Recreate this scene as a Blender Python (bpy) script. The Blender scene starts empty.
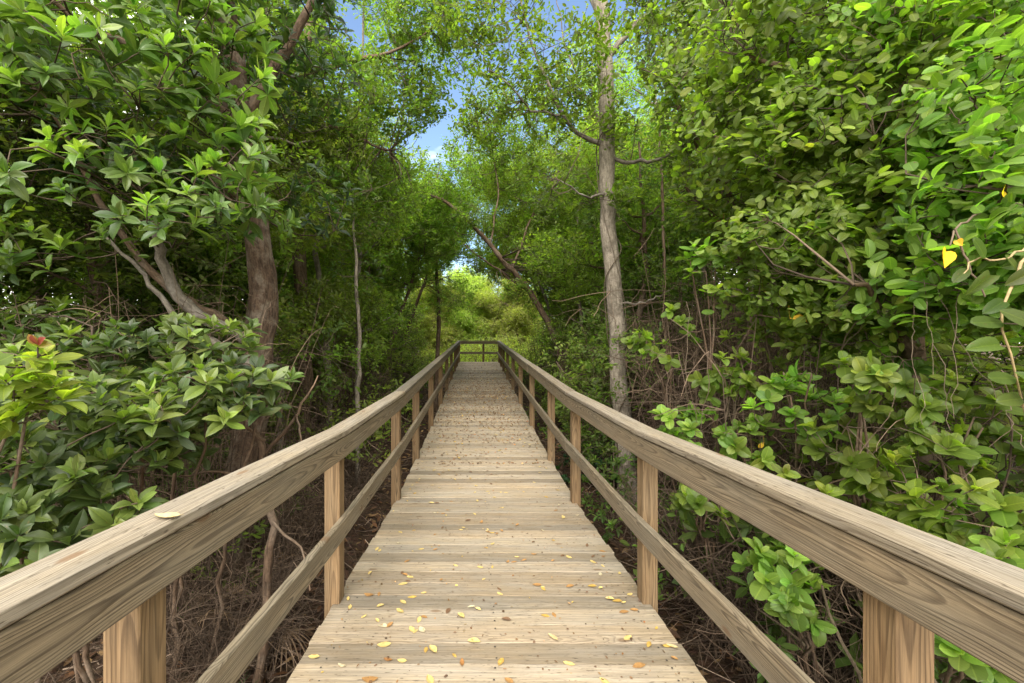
import bpy, math, time
import numpy as np
from mathutils import Vector

T0 = time.time()
PI = math.pi
rng = np.random.default_rng(7)
scene = bpy.context.scene
COL = scene.collection
F, PX, PY, CZ = 416.0, 477.0, 341.0, 1.414          # focal length (px), principal point, eye height


def at(x, y, Y):
    """a point at distance Y along the walk, seen at that place of the photograph"""
    return np.array([(x - PX) / F * Y, Y, CZ - (y - PY) / F * Y])


def lerp(a, b, t):
    return a + (b - a) * t


def unit(v):
    return v / np.maximum(np.linalg.norm(v, axis=-1, keepdims=True), 1e-9)


# ------------------------------------------------------------------ profile of the walk and the ground
DK_Y = [-6.0, 2.42, 4.3, 6.7, 10.0, 14.0, 19.0, 40.0]
DK_Z = [0.288, -0.116, -0.232, -0.176, 0.0, 0.18, 0.454, 0.46]
RL_Y = [-6.0, 2.42, 4.36, 7.64, 11.65, 15.85, 19.0, 21.0]          # top of the handrail, straight from joint to joint
RL_Z = [1.310, 0.906, 0.893, 1.008, 1.165, 1.325, 1.460, 1.462]
YEND = 19.0


def zdeck(y):
    return np.interp(y, DK_Y, DK_Z)


def zground(x, y):
    x = np.asarray(x, float); y = np.asarray(y, float)
    g = -0.86 + 0.016 * np.clip(y - 7, 0, 60)
    g = g + 0.05 * np.sin(1.3 * x + .4) * np.sin(.9 * y + 1.1) + 0.04 * np.sin(2.7 * x - 1.2 * y) + 0.02 * np.sin(5.1 * x + 4.3 * y)
    return g


# ------------------------------------------------------------------ mesh bags
DENS = 2.1


class Bag:
    """collects verts / faces (tris and quads) with per-vertex vector and colour attributes; builds ONE mesh"""

    def __init__(s):
        s.v, s.q, s.t, s.qm, s.tm, s.col, s.wc, s.n = [], [], [], [], [], [], [], 0

    def add(s, v, quads=None, tris=None, mat=0, col=None, wc=None):
        v = np.asarray(v, float).reshape(-1, 3)
        if quads is not None and len(quads):
            q = np.asarray(quads, int).reshape(-1, 4) + s.n
            s.q.append(q); s.qm.append(np.full(len(q), mat))
        if tris is not None and len(tris):
            t = np.asarray(tris, int).reshape(-1, 3) + s.n
            s.t.append(t); s.tm.append(np.full(len(t), mat))
        s.v.append(v); s.n += len(v)
        s.col.append(np.tile([.5, .5, .5], (len(v), 1)) if col is None else np.broadcast_to(col, (len(v), 3)))
        s.wc.append(np.zeros((len(v), 3)) if wc is None else np.asarray(wc, float))

    def mesh(s, name, mats, smooth=False):
        V = np.concatenate(s.v)
        Q = np.concatenate(s.q) if s.q else np.zeros((0, 4), int)
        T = np.concatenate(s.t) if s.t else np.zeros((0, 3), int)
        mi = np.concatenate(s.qm + s.tm)
        me = bpy.data.meshes.new(name)
        me.vertices.add(len(V)); me.vertices.foreach_set('co', V.ravel())
        nl = Q.size + T.size
        me.loops.add(nl); me.loops.foreach_set('vertex_index', np.concatenate([Q.ravel(), T.ravel()]).astype(np.int32))
        npoly = len(Q) + len(T)
        me.polygons.add(npoly)
        ls = np.concatenate([np.arange(len(Q)) * 4, Q.size + np.arange(len(T)) * 3]).astype(np.int32)
        me.polygons.foreach_set('loop_start', ls)
        me.polygons.foreach_set('material_index', mi.astype(np.int32))
        sm = smooth if hasattr(smooth, '__len__') else np.full(npoly, bool(smooth))
        me.polygons.foreach_set('use_smooth', np.asarray(sm, bool))
        for m in mats:
            me.materials.append(m)
        me.update(calc_edges=True)
        c = np.concatenate(s.col)
        a = me.attributes.new('tint', 'FLOAT_COLOR', 'POINT')
        a.data.foreach_set('color', np.concatenate([c, np.ones((len(c), 1))], 1).astype(np.float32).ravel())
        w = np.concatenate(s.wc)
        if np.any(w):
            a = me.attributes.new('wc', 'FLOAT_VECTOR', 'POINT')
            a.data.foreach_set('vector', w.astype(np.float32).ravel())
        return me

    def obj(s, name, mats, parent=None, smooth=False):
        if not isinstance(mats, (list, tuple)):
            mats = [mats]
        o = bpy.data.objects.new(name, s.mesh(name, mats, smooth))
        COL.objects.link(o)
        if parent is not None:
            o.parent = parent
        return o


def tag(o, label=None, cat=None, group=None, kind=None):
    for k, v in (('label', label), ('category', cat), ('group', group), ('kind', kind)):
        if v:
            o[k] = v
    return o


def thing(name, label, cat, loc=(0, 0, 0), rz=0.0, group=None):
    o = bpy.data.objects.new(name, None)
    o.empty_display_size = .2
    COL.objects.link(o)
    o.location = loc; o.rotation_euler = (0, 0, rz)
    return tag(o, label, cat, group)


def dup(root, loc, rz, sc, label=None, group=None):
    r = root.copy(); COL.objects.link(r)
    r.location = loc; r.rotation_euler = (0, 0, rz); r.scale = sc if hasattr(sc, '__len__') else (sc, sc, sc)
    if label: r['label'] = label
    if group: r['group'] = group
    for ch in root.children:
        c = ch.copy(); COL.objects.link(c); c.parent = r
        for g in ch.children:
            d = g.copy(); COL.objects.link(d); d.parent = c
    return r


# ------------------------------------------------------------------ tubes (batched) and leaves (batched)
def tubes(bag, P, R, k=4, mat=0, col=(.5, .5, .5), wob=0.0, r=None):
    """P (n, m, 3) polylines, R (n, m) radii"""
    P = np.asarray(P, float); R = np.asarray(R, float)
    if P.ndim == 2:
        P = P[None]; R = R[None]
    n, m, _ = P.shape
    Tn = unit(np.gradient(P, axis=1))
    ref = np.where(np.abs(Tn[..., 2:3]) < .85, np.array([0, 0, 1.0]), np.array([1.0, 0, 0]))
    ref = np.broadcast_to(unit(ref.mean(1, keepdims=True) + 1e-6), P.shape)
    U = unit(np.cross(Tn, ref)); W = np.cross(Tn, U)
    a = np.arange(k) / k * 2 * PI
    rr = R[..., None] * np.ones(k)
    if wob:
        rr = rr * (1 + wob * (r or rng).normal(size=rr.shape))
    V = P[:, :, None, :] + rr[..., None] * (np.cos(a)[:, None] * U[:, :, None, :] + np.sin(a)[:, None] * W[:, :, None, :])
    idx = np.arange(n * m * k).reshape(n, m, k)
    a0 = idx[:, :-1, :]; a1 = np.roll(idx, -1, 2)[:, :-1, :]; b0 = idx[:, 1:, :]; b1 = np.roll(idx, -1, 2)[:, 1:, :]
    q = np.stack([a0, a1, b1, b0], -1).reshape(-1, 4)
    col = np.asarray(col, float)
    if col.ndim == 2:
        col = np.repeat(col, m * k, 0)
    # coordinates along / round the limb for the bark
    ln = np.concatenate([np.zeros((n, 1)), np.cumsum(np.linalg.norm(np.diff(P, axis=1), axis=2), 1)], 1)
    wc = np.stack([np.broadcast_to(ln[:, :, None], rr.shape), R[..., None] * np.cos(a) + 0 * rr, R[..., None] * np.sin(a) + 0 * rr], -1)
    bag.add(V.reshape(-1, 3), quads=q, mat=mat, col=col, wc=wc.reshape(-1, 3) + 1e-4)


def smooth_path(pts, n):
    pts = np.asarray(pts, float)
    s = np.concatenate([[0], np.cumsum(np.linalg.norm(np.diff(pts[:, :3], axis=0), axis=1))])
    t = np.linspace(0, s[-1], n)
    lin = np.stack([np.interp(t, s, pts[:, i]) for i in range(pts.shape[1])], 1)
    for _ in range(max(1, n // (len(pts) * 2))):
        lin[1:-1] = .25 * lin[:-2] + .5 * lin[1:-1] + .25 * lin[2:]
    return lin


# leaf templates: x across (unit = half width 1), y along 0..1, z up
def leaf_fine(rows=None):
    rows = rows or [(0.0, .05, 0), (0.10, .24, .01), (.27, .66, .03), (.50, 1.0, .035), (.74, .84, .005), (.90, .46, -.035), (1.0, .03, -.075)]
    v, q = [], []
    for sd in (-1, 1):                     # the two halves keep their own midrib verts: a crease
        b0 = len(v)
        for y, w, z in rows:
            v += [(0, y, z), (sd * w * .55, y, z + .055 * w), (sd * w, y - .015, z + .07 * w)]
        for i in range(len(rows) - 1):
            for c in range(2):
                a = b0 + 3 * i + c
                f = (a, a + 1, a + 4, a + 3)
                q.append(f if sd > 0 else f[::-1])
    return np.array(v, float), np.array(q), np.zeros((0, 3), int)


def leaf_mid():
    v = [(0, 0, 0), (-.85, .33, .05), (-.82, .70, .04), (0, 1, -.05), (.82, .70, .04), (.85, .33, .05)]
    return np.array(v, float), np.array([(0, 3, 2, 1), (0, 5, 4, 3)]), np.zeros((0, 3), int)


LF, LM = leaf_fine(), leaf_mid()
LO = leaf_fine([(0.0, .05, 0), (0.07, .36, .01), (.22, .82, .03), (.45, 1.0, .035), (.70, .96, .005), (.88, .68, -.03), (.97, .34, -.06), (1.0, .03, -.07)])


def leaves(bag, P, D, N, L, asp, tpl, col, mat=0):
    """P base, D axis, N face normal, L length, asp = half width / length"""
    v, q, t = tpl
    n = len(P)
    if n == 0:
        return
    D = unit(D); S = unit(np.cross(D, N)); N = np.cross(S, D)
    L = np.broadcast_to(np.asarray(L, float), (n,)); asp = np.broadcast_to(np.asarray(asp, float), (n,))
    curl = rng.normal(1.0, .7, n)
    X = (L * asp)[:, None, None] * v[None, :, 0:1]
    Yv = L[:, None, None] * v[None, :, 1:2]
    Z = (L * curl)[:, None, None] * v[None, :, 2:3]
    V = P[:, None, :] + X * S[:, None, :] + Yv * D[:, None, :] + Z * N[:, None, :]
    off = (np.arange(n) * len(v))[:, None, None]
    Q = (q[None] + off).reshape(-1, 4) if len(q) else None
    T = (t[None] + off).reshape(-1, 3) if len(t) else None
    wc = np.stack([np.tile(v[:, 0], n), np.tile(v[:, 1], n), np.repeat(rng.uniform(.5, 50, n), len(v))], 1)
    bag.add(V.reshape(-1, 3), quads=Q, tris=T, mat=mat, col=np.repeat(np.broadcast_to(col, (n, 3)), len(v), 0), wc=wc)


def rand_unit(n):
    return unit(rng.normal(size=(n, 3)))


def leaf_cols(n, base, young, y=None, var=.18):
    """colour per leaf: mature -> young by y (0..1), with brightness / hue jitter, a few yellowing ones"""
    base = np.asarray(base); young = np.asarray(young)
    if y is None:
        y = np.clip(rng.normal(.22, .25, n), 0, 1)
    c = lerp(base[None], young[None], np.asarray(y)[:, None])
    c = c * np.exp(rng.normal(0, var, (n, 1))) * np.exp(rng.normal(0, .06, (n, 3)))
    return np.clip(c, .004, .6)


def rosettes(bag, T, A, L=.11, asp=.19, lo=6, hi=10, base=(.035, .075, .018), young=(.13, .22, .04), tpl=LF, mat=0, vig=None):
    """whorls of leaves round each twig tip"""
    n = len(T)
    if n == 0:
        return
    m = rng.integers(lo, hi + 1, n)
    vig = np.ones(n) if vig is None else vig
    Lr = L * rng.uniform(.8, 1.2, n)
    ph0 = rng.uniform(0, 2 * PI, n)
    tipyoung = np.clip(rng.normal(.45, .45, n), 0, 1.2)
    idx = np.repeat(np.arange(n), m)
    j = np.concatenate([np.arange(k) for k in m])
    fr = (j + .5) / m[idx]
    A = unit(A)
    th = np.radians(lerp(18, 88, fr ** .8) + rng.normal(0, 9, len(idx)))
    ph = ph0[idx] + j * 2.399 + rng.normal(0, .2, len(idx))
    ref = np.where(np.abs(A[:, 2:3]) < .9, np.array([0, 0, 1.0]), np.array([1.0, 0, 0]))
    U = unit(np.cross(A, ref)); W = np.cross(A, U)
    a, u, w = A[idx], U[idx], W[idx]
    R = np.cos(ph)[:, None] * u + np.sin(ph)[:, None] * w
    D = np.cos(th)[:, None] * a + np.sin(th)[:, None] * R
    D[:, 2] -= .10 * fr
    N = a - np.sum(a * D, 1, keepdims=True) * D + .15 * rng.normal(size=D.shape)
    ln = Lr[idx] * lerp(.55, 1.0, np.minimum(1, fr * 1.7)) * rng.uniform(.85, 1.12, len(idx))
    P = T[idx] - a * (.035 * fr)[:, None] * (L / .11)
    yg = np.clip((1 - fr * .8) * 1.1 * tipyoung[idx] + rng.normal(0, .08, len(idx)), 0, 1)
    leaves(bag, P, D, N, ln, asp * rng.uniform(.85, 1.15, len(idx)), tpl, leaf_cols(len(idx), base, young, yg, .14), mat)


def sprays(bag, T, A, S=.30, L=.09, asp=.27, k=9, base=(.05, .10, .018), young=(.17, .26, .04), tpl=LM, mat=0, flat=.6, light=(0, 0, 1.0)):
    """leaves set alternately along the last stretch of each twig"""
    n = len(T)
    if n == 0:
        return
    A = unit(A)
    idx = np.repeat(np.arange(n), k)
    j = np.tile(np.arange(k), n)
    fr = (j + .3) / k
    a = A[idx]
    up = unit(np.asarray(light) * flat + rng.normal(size=(n, 3)) * .5)[idx]
    side = unit(np.cross(a, up)) * np.where(j % 2 == 0, 1, -1)[:, None]
    D = a * .55 + side * .8 + rng.normal(size=a.shape) * .28
    D[:, 2] -= .12
    N = up + rng.normal(size=a.shape) * .35
    P = T[idx] - a * (S * (1 - fr))[:, None] + rng.normal(size=a.shape) * .012
    yy = np.clip(rng.normal(.2, .2, n), 0, .8)[idx] + fr * .25
    ln = L * rng.uniform(.5, 1.2, len(idx)) * rng.uniform(.72, 1.2, n)[idx]
    leaves(bag, P, D, N, ln, asp * rng.uniform(.75, 1.15, len(idx)), tpl, leaf_cols(len(idx), base, young, yy, .18), mat)


def blob(c, r, n, shell=.5):
    """n points in an ellipsoid, biased to its outside"""
    d = rand_unit(n)
    rad = rng.uniform(0, 1, n) ** (1 / 3)
    rad = np.where(rng.uniform(size=n) < shell, rng.uniform(.75, 1.0, n), rad)
    return np.asarray(c) + d * rad[:, None] * np.asarray(r)


def thin(T, dmin):
    """keep only points at least DMIN apart"""
    out = []
    for p in T:
        if not out or np.min(np.linalg.norm(np.asarray(out) - p, axis=1)) > dmin:
            out.append(p)
    return np.asarray(out).reshape(-1, 3)


def twigs_to(bag, tips, nodes, mat, r0=.007, r1=.0025, sag=.12, m=5, k=3, col=(.09, .065, .045)):
    """a few long branchlets from the limbs first, then a short twig from the nearest of them to every tip"""
    tips = np.asarray(tips)
    n = len(tips)
    if n < 8:
        return _twigs(bag, tips, nodes, mat, r0, r1, sag, m, k, col)[0]
    E = np.zeros((n, 3))
    done = np.zeros(n, bool)
    for frac, rr in ((.06, 1.3), (.28, 1.0), (1.0, .8)):
        left = np.flatnonzero(~done)
        pick = left if frac == 1.0 else rng.choice(left, max(2, int(frac * n)), replace=False)
        e, P = _twigs(bag, tips[pick], nodes, mat, r0 * rr, r1, sag, m, k, col)
        E[pick] = e; done[pick] = True
        mids = np.concatenate([P[:, 1:-1].reshape(-1, 3), .5 * (P[:, 1:-1] + P[:, 2:]).reshape(-1, 3)])
        nodes = np.concatenate([np.asarray(nodes), mids])
    return E


def _twigs(bag, tips, nodes, mat, r0=.007, r1=.0025, sag=.12, m=5, k=3, col=(.09, .065, .045), step=None):
    """join each tip to the nearest node of the limbs by a bent twig; returns the end directions"""
    tips = np.asarray(tips); nodes = np.asarray(nodes)
    best = np.empty(len(tips), int)
    for i in range(0, len(tips), 2000):
        d = np.linalg.norm(tips[i:i + 2000, None, :] - nodes[None], axis=2)
        low = nodes[None, :, 2] - tips[i:i + 2000, None, 2]
        best[i:i + 2000] = np.argmin(d + 1.2 * np.maximum(low, 0), 1)
    B = nodes[best]
    d = tips - B
    ln = np.linalg.norm(d, axis=1, keepdims=True)
    # at most 1.3 m of bare twig is drawn
    t = np.linspace(0, 1, m)[None, :, None]
    bend = rng.normal(size=d.shape) * ln * .14
    P = B[:, None] + d[:, None] * t + bend[:, None] * np.sin(t * PI) + np.array([0, 0, -1.0]) * (ln * sag)[:, None] * np.sin(t * PI) * (1 - t * .3)
    P[:, 1:-1] += rng.normal(size=P[:, 1:-1].shape) * ln[:, None] * .02
    rr = np.interp(np.linspace(0, 1, m), [0, 1], [1, 0])
    R = r1 + (r0 - r1) * rr[None] * np.clip(ln / .8, .35, 1.1)
    c = np.asarray(col) * np.exp(rng.normal(0, .25, (len(tips), 1)))
    tubes(bag, P, R, k, mat, c)
    return unit(P[:, -1] - P[:, -2]), P


# ------------------------------------------------------------------ materials
def new_mat(name):
    m = bpy.data.materials.new(name); m.use_nodes = True
    nt = m.node_tree
    for n in list(nt.nodes):
        nt.nodes.remove(n)
    out = nt.nodes.new('ShaderNodeOutputMaterial')
    return m, nt, out


class NB:
    def __init__(s, nt): s.nt = nt

    def n(s, typ, **kw):
        nd = s.nt.nodes.new('ShaderNode' + typ)
        for k, v in kw.items():
            if k.startswith('i_'):
                key = k[2:]
                nd.inputs[int(key) if key.isdigit() else key].default_value = v
            else:
                setattr(nd, k, v)
        return nd

    def link(s, a, b): s.nt.links.new(a, b)

    def math(s, op, a, b=None, c=None, clamp=False):
        nd = s.n('Math', operation=op, use_clamp=clamp)
        for i, v in enumerate((a, b, c)):
            if v is None: continue
            if isinstance(v, (int, float)): nd.inputs[i].default_value = v
            else: s.link(v, nd.inputs[i])
        return nd.outputs[0]

    def mix(s, fac, a, b, typ='MIX'):
        nd = s.n('Mix', data_type='RGBA', blend_type=typ)
        for sock, v in ((nd.inputs[0], fac), (nd.inputs[6], a), (nd.inputs[7], b)):
            if isinstance(v, (int, float)): sock.default_value = v
            elif isinstance(v, (tuple, list)): sock.default_value = tuple(v) + ((1,) if len(v) == 3 else ())
            else: s.link(v, sock)
        return nd.outputs[2]

    def ramp(s, fac, stops, interp='LINEAR'):
        nd = s.n('ValToRGB'); cr = nd.color_ramp; cr.interpolation = interp
        while len(cr.elements) < len(stops): cr.elements.new(.5)
        for e, (p, c) in zip(cr.elements, stops):
            e.position = p; e.color = tuple(c) + (1,) if hasattr(c, '__len__') else (c, c, c, 1)
        s.link(fac, nd.inputs[0])
        return nd.outputs[0]

    def scale(s, vec, xyz):
        nd = s.n('VectorMath', operation='MULTIPLY'); s.link(vec, nd.inputs[0]); nd.inputs[1].default_value = xyz
        return nd.outputs[0]

    def noise(s, vec, sc, det=3.0, rough=.55, dist=0.0):
        nd = s.n('TexNoise', i_Scale=sc, i_Detail=det, i_Roughness=rough, i_Distortion=dist); s.link(vec, nd.inputs['Vector'])
        return nd.outputs[0]


def leaf_mat(name, rough=.42, trans=.36, spec=.45, back=(1.15, 1.2, 1.1)):
    m, nt, out = new_mat(name); b = NB(nt)
    at_ = b.n('Attribute', attribute_name='tint')
    oi = b.n('ObjectInfo')
    geo = b.n('NewGeometry')
    hs = b.n('HueSaturation', i_Hue=.5, i_Saturation=1.0)
    b.link(b.math('MULTIPLY_ADD', oi.outputs['Random'], .035, .4825), hs.inputs['Hue'])
    b.link(b.math('MULTIPLY_ADD', oi.outputs['Random'], .4, .8), hs.inputs['Value'])
    b.link(at_.outputs[0], hs.inputs['Color'])
    nz = b.noise(geo.outputs['Position'], 38.0, 2.0)
    c = b.mix(b.math('MULTIPLY', nz, .5), hs.outputs[0], b.mix(1.0, hs.outputs[0], (.62, .72, .55), 'MULTIPLY'))
    wa = b.n('Attribute', attribute_name='wc'); sp = b.n('SeparateXYZ'); b.link(wa.outputs['Vector'], sp.inputs[0])
    ax = b.math('ABSOLUTE', sp.outputs[0])
    rib = b.ramp(ax, [(.03, 1.0), (.09, 0.0)])
    vein = b.ramp(b.math('FRACT', b.math('MULTIPLY', b.math('SUBTRACT', sp.outputs[1], b.math('MULTIPLY', ax, .22)), 8.0)), [(0.0, 1.0), (.16, 0.0), (.9, 0.0), (1.0, 1.0)])
    c = b.mix(b.math('ADD', b.math('MULTIPLY', rib, .45), b.math('MULTIPLY', vein, .14), clamp=True), c, b.mix(1.0, c, (1.9, 1.75, 1.6), 'MULTIPLY'))
    bl = b.noise(wa.outputs['Vector'], 2.6, 3.0, .6)
    c = b.mix(b.math('MULTIPLY', b.ramp(bl, [(.66, 0.0), (.72, 1.0)]), .75), c, (.13, .085, .03))
    c = b.mix(geo.outputs['Backfacing'], c, b.mix(1.0, c, back, 'MULTIPLY'))
    p = b.n('BsdfPrincipled', i_Roughness=rough)
    p.inputs['Specular IOR Level'].default_value = spec
    b.link(c, p.inputs['Base Color'])
    t = b.n('BsdfTranslucent')
    b.link(b.mix(1.0, c, (1.5, 1.75, .55), 'MULTIPLY'), t.inputs['Color'])
    mx = b.n('MixShader', i_0=trans)
    b.link(p.outputs[0], mx.inputs[1]); b.link(t.outputs[0], mx.inputs[2]); b.link(mx.outputs[0], out.inputs[0])
    return m


def bark_mat(name, dark, light, patch, pscale=6.0, pamt=.45, rough=.9, bump=.5, use_tint=False):
    m, nt, out = new_mat(name); b = NB(nt)
    w = b.n('Attribute', attribute_name='wc')
    geo = b.n('NewGeometry')
    oi = b.n('ObjectInfo')
    v1 = b.scale(w.outputs['Vector'], (9, 48, 48))
    n1 = b.noise(v1, 1.0, 6.0, .65, .3)
    n2 = b.noise(geo.outputs['Position'], pscale, 4.0, .6)
    n3 = b.noise(geo.outputs['Position'], 55.0, 3.0, .6)
    c = b.ramp(n1, [(.33, dark), (.66, light)])
    c = b.mix(b.math('MULTIPLY', b.ramp(n2, [(.48, 0.0), (.62, 1.0)]), pamt), c, patch)
    c = b.mix(.5, c, b.mix(1.0, c, b.ramp(n3, [(.3, .55), (.7, 1.3)]), 'MULTIPLY'))
    if use_tint:
        a = b.n('Attribute', attribute_name='tint')
        c = b.mix(1.0, a.outputs[0], b.ramp(n3, [(.3, .7), (.7, 1.25)]), 'MULTIPLY')
    p = b.n('BsdfPrincipled', i_Roughness=rough)
    p.inputs['Specular IOR Level'].default_value = .2
    b.link(c, p.inputs['Base Color'])
    bp = b.n('Bump', i_Strength=bump, i_Distance=.012)
    b.link(b.math('MULTIPLY_ADD', n1, .8, b.math('MULTIPLY', n3, .35)), bp.inputs['Height']); b.link(bp.outputs[0], p.inputs['Normal'])
    b.link(p.outputs[0], out.inputs[0])
    return m


def wood_mat(name, early, late, grey, greyamt=.5, ring=.0065, contrast=1.0, speck=.3, rough=.78, streak=.75):
    m, nt, out = new_mat(name); b = NB(nt)
    w = b.n('Attribute', attribute_name='wc'); V = w.outputs['Vector']
    t = b.n('Attribute', attribute_name='tint')
    tsep = b.n('SeparateColor'); b.link(t.outputs[0], tsep.inputs[0])
    sep = b.n('SeparateXYZ'); b.link(V, sep.inputs[0])
    # knots: cells along the board
    vo = b.n('TexVoronoi', feature='F1', i_Scale=1.0, i_Randomness=1.0); vo.voronoi_dimensions = '2D'
    b.link(b.scale(V, (3.2, 8.0, 0)), vo.inputs['Vector'])
    kg = b.n('SeparateColor'); b.link(vo.outputs['Color'], kg.inputs[0])
    kd = b.math('ADD', vo.outputs['Distance'], b.math('MULTIPLY', b.math('GREATER_THAN', kg.outputs[0], .13), 3.0))
    kn = b.math('POWER', 2.718, b.math('MULTIPLY', b.math('MULTIPLY', kd, kd), -26.0))          # 1 at a knot, fading
    # growth rings seen on the face, wandering along the board
    wz = b.math('MULTIPLY_ADD', b.noise(b.scale(V, (.9, 2.5, 2.5)), 1.0, 2.0, .5), .11, -.055)
    wy = b.math('MULTIPLY_ADD', b.noise(b.scale(V, (1.6, 6, 6)), 1.7, 2.0, .5), .03, -.015)
    py = b.math('ADD', sep.outputs[1], wy)
    pz = b.math('ADD', sep.outputs[2], wz)
    r = b.math('SQRT', b.math('ADD', b.math('MULTIPLY', py, py), b.math('MULTIPLY', pz, pz)))
    r = b.math('ADD', r, b.math('MULTIPLY', kn, .016))
    ph = b.math('FRACT', b.math('DIVIDE', r, ring))
    lw = b.ramp(ph, [(0.0, 0.0), (.45, .12), (.80, 1.0), (.92, .9), (1.0, 0.0)])
    fib = b.noise(b.scale(V, (5, 330, 330)), 1.0, 3.0, .6)
    fib2 = b.noise(b.scale(V, (1.6, 75, 75)), 1.0, 6.0, .72)
    pat = b.noise(b.scale(V, (2.2, 9, 9)), 1.0, 5.0, .62)
    big = b.noise(b.scale(V, (.7, 3, 3)), 1.0, 2.0, .5)
    amt = b.math('MULTIPLY', b.math('MULTIPLY', lw, contrast), b.math('MULTIPLY_ADD', big, 1.2, .15), clamp=True)
    c = b.mix(amt, early, late)
    gy = b.math('MULTIPLY', b.ramp(pat, [(.36, 0.0), (.66, 1.0)]), greyamt)
    gcol = b.mix(b.math('MULTIPLY', amt, .75), grey, tuple(.52 * x for x in grey))
    c = b.mix(gy, c, gcol)
    c = b.mix(.75, c, b.mix(1.0, c, b.ramp(fib, [(.28, .62), (.72, 1.32)]), 'MULTIPLY'))
    c = b.mix(streak, c, b.mix(1.0, c, b.ramp(fib2, [(.32, .52), (.68, 1.36)]), 'MULTIPLY'))
    st = b.noise(b.scale(V, (3.5, 8, 8)), 2.3, 5.0, .7)
    c = b.mix(b.math('MULTIPLY', b.ramp(st, [(.56, 0.0), (.74, 1.0)]), .42), c, b.mix(1.0, c, (.55, .5, .46), 'MULTIPLY'))
    # short dark checks and specks
    sp = b.noise(b.scale(V, (26, 150, 150)), 1.0, 2.0, .5)
    c = b.mix(b.math('MULTIPLY', b.ramp(sp, [(.63, 0.0), (.72, 1.0)]), speck), c, (.055, .042, .03))
    kc = b.ramp(kd, [(.0, 1.0), (.07, .85), (.12, .0)])
    c = b.mix(b.math('MULTIPLY', kc, .75), c, (.13, .075, .04))
    # each board its own tone
    tone = b.math('MULTIPLY_ADD', tsep.outputs[0], .60, .72)
    vm = b.n('VectorMath', operation='SCALE'); b.link(c, vm.inputs[0]); b.link(tone, vm.inputs['Scale'])
    c = b.mix(b.math('MULTIPLY', tsep.outputs[1], .30), vm.outputs[0], b.mix(1.0, vm.outputs[0], (1.10, .93, .74), 'MULTIPLY'))
    p = b.n('BsdfPrincipled', i_Roughness=rough)
    p.inputs['Specular IOR Level'].default_value = .25
    b.link(c, p.inputs['Base Color'])
    bp = b.n('Bump', i_Strength=.55, i_Distance=.0022)
    h = b.math('ADD', b.math('MULTIPLY', lw, -.45), b.math('ADD', b.math('MULTIPLY', fib, .8), b.math('MULTIPLY', fib2, .9)))
    b.link(h, bp.inputs['Height']); b.link(bp.outputs[0], p.inputs['Normal'])
    b.link(p.outputs[0], out.inputs[0])
    return m


def plain_mat(name, col, rough=.6, metal=0.0, noise=0.0, tint=False):
    m, nt, out = new_mat(name); b = NB(nt)
    p = b.n('BsdfPrincipled', i_Roughness=rough, i_Metallic=metal)
    geo = b.n('NewGeometry')
    n = b.noise(geo.outputs['Position'], 60.0, 4.0, .6)
    if tint:
        a = b.n('Attribute', attribute_name='tint'); base = a.outputs[0]
    else:
        base = col
    c = b.mix(1.0, base, b.ramp(n, [(.3, 1 - noise), (.7, 1 + noise)]), 'MULTIPLY')
    p.inputs['Specular IOR Level'].default_value = .3
    b.link(c, p.inputs['Base Color']); b.link(p.outputs[0], out.inputs[0])
    return m


def ground_mat():
    m, nt, out = new_mat('forest_floor'); b = NB(nt)
    geo = b.n('NewGeometry'); P = geo.outputs['Position']
    n1 = b.noise(P, 1.4, 5.0, .6); n2 = b.noise(P, 22.0, 6.0, .7)
    vo = b.n('TexVoronoi', i_Scale=26.0); b.link(P, vo.inputs['Vector'])
    c = b.ramp(n2, [(.25, (.018, .012, .008)), (.5, (.06, .036, .022)), (.75, (.13, .08, .045))])
    c = b.mix(b.math('MULTIPLY', n1, .6), c, b.mix(.55, c, vo.outputs['Color'], 'MULTIPLY'))
    p = b.n('BsdfPrincipled', i_Roughness=.95); p.inputs['Specular IOR Level'].default_value = .15
    b.link(c, p.inputs['Base Color'])
    bp = b.n('Bump', i_Strength=.9, i_Distance=.04)
    b.link(b.math('ADD', n2, b.math('MULTIPLY', vo.outputs['Distance'], .6)), bp.inputs['Height']); b.link(bp.outputs[0], p.inputs['Normal'])
    b.link(p.outputs[0], out.inputs[0])
    return m


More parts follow.
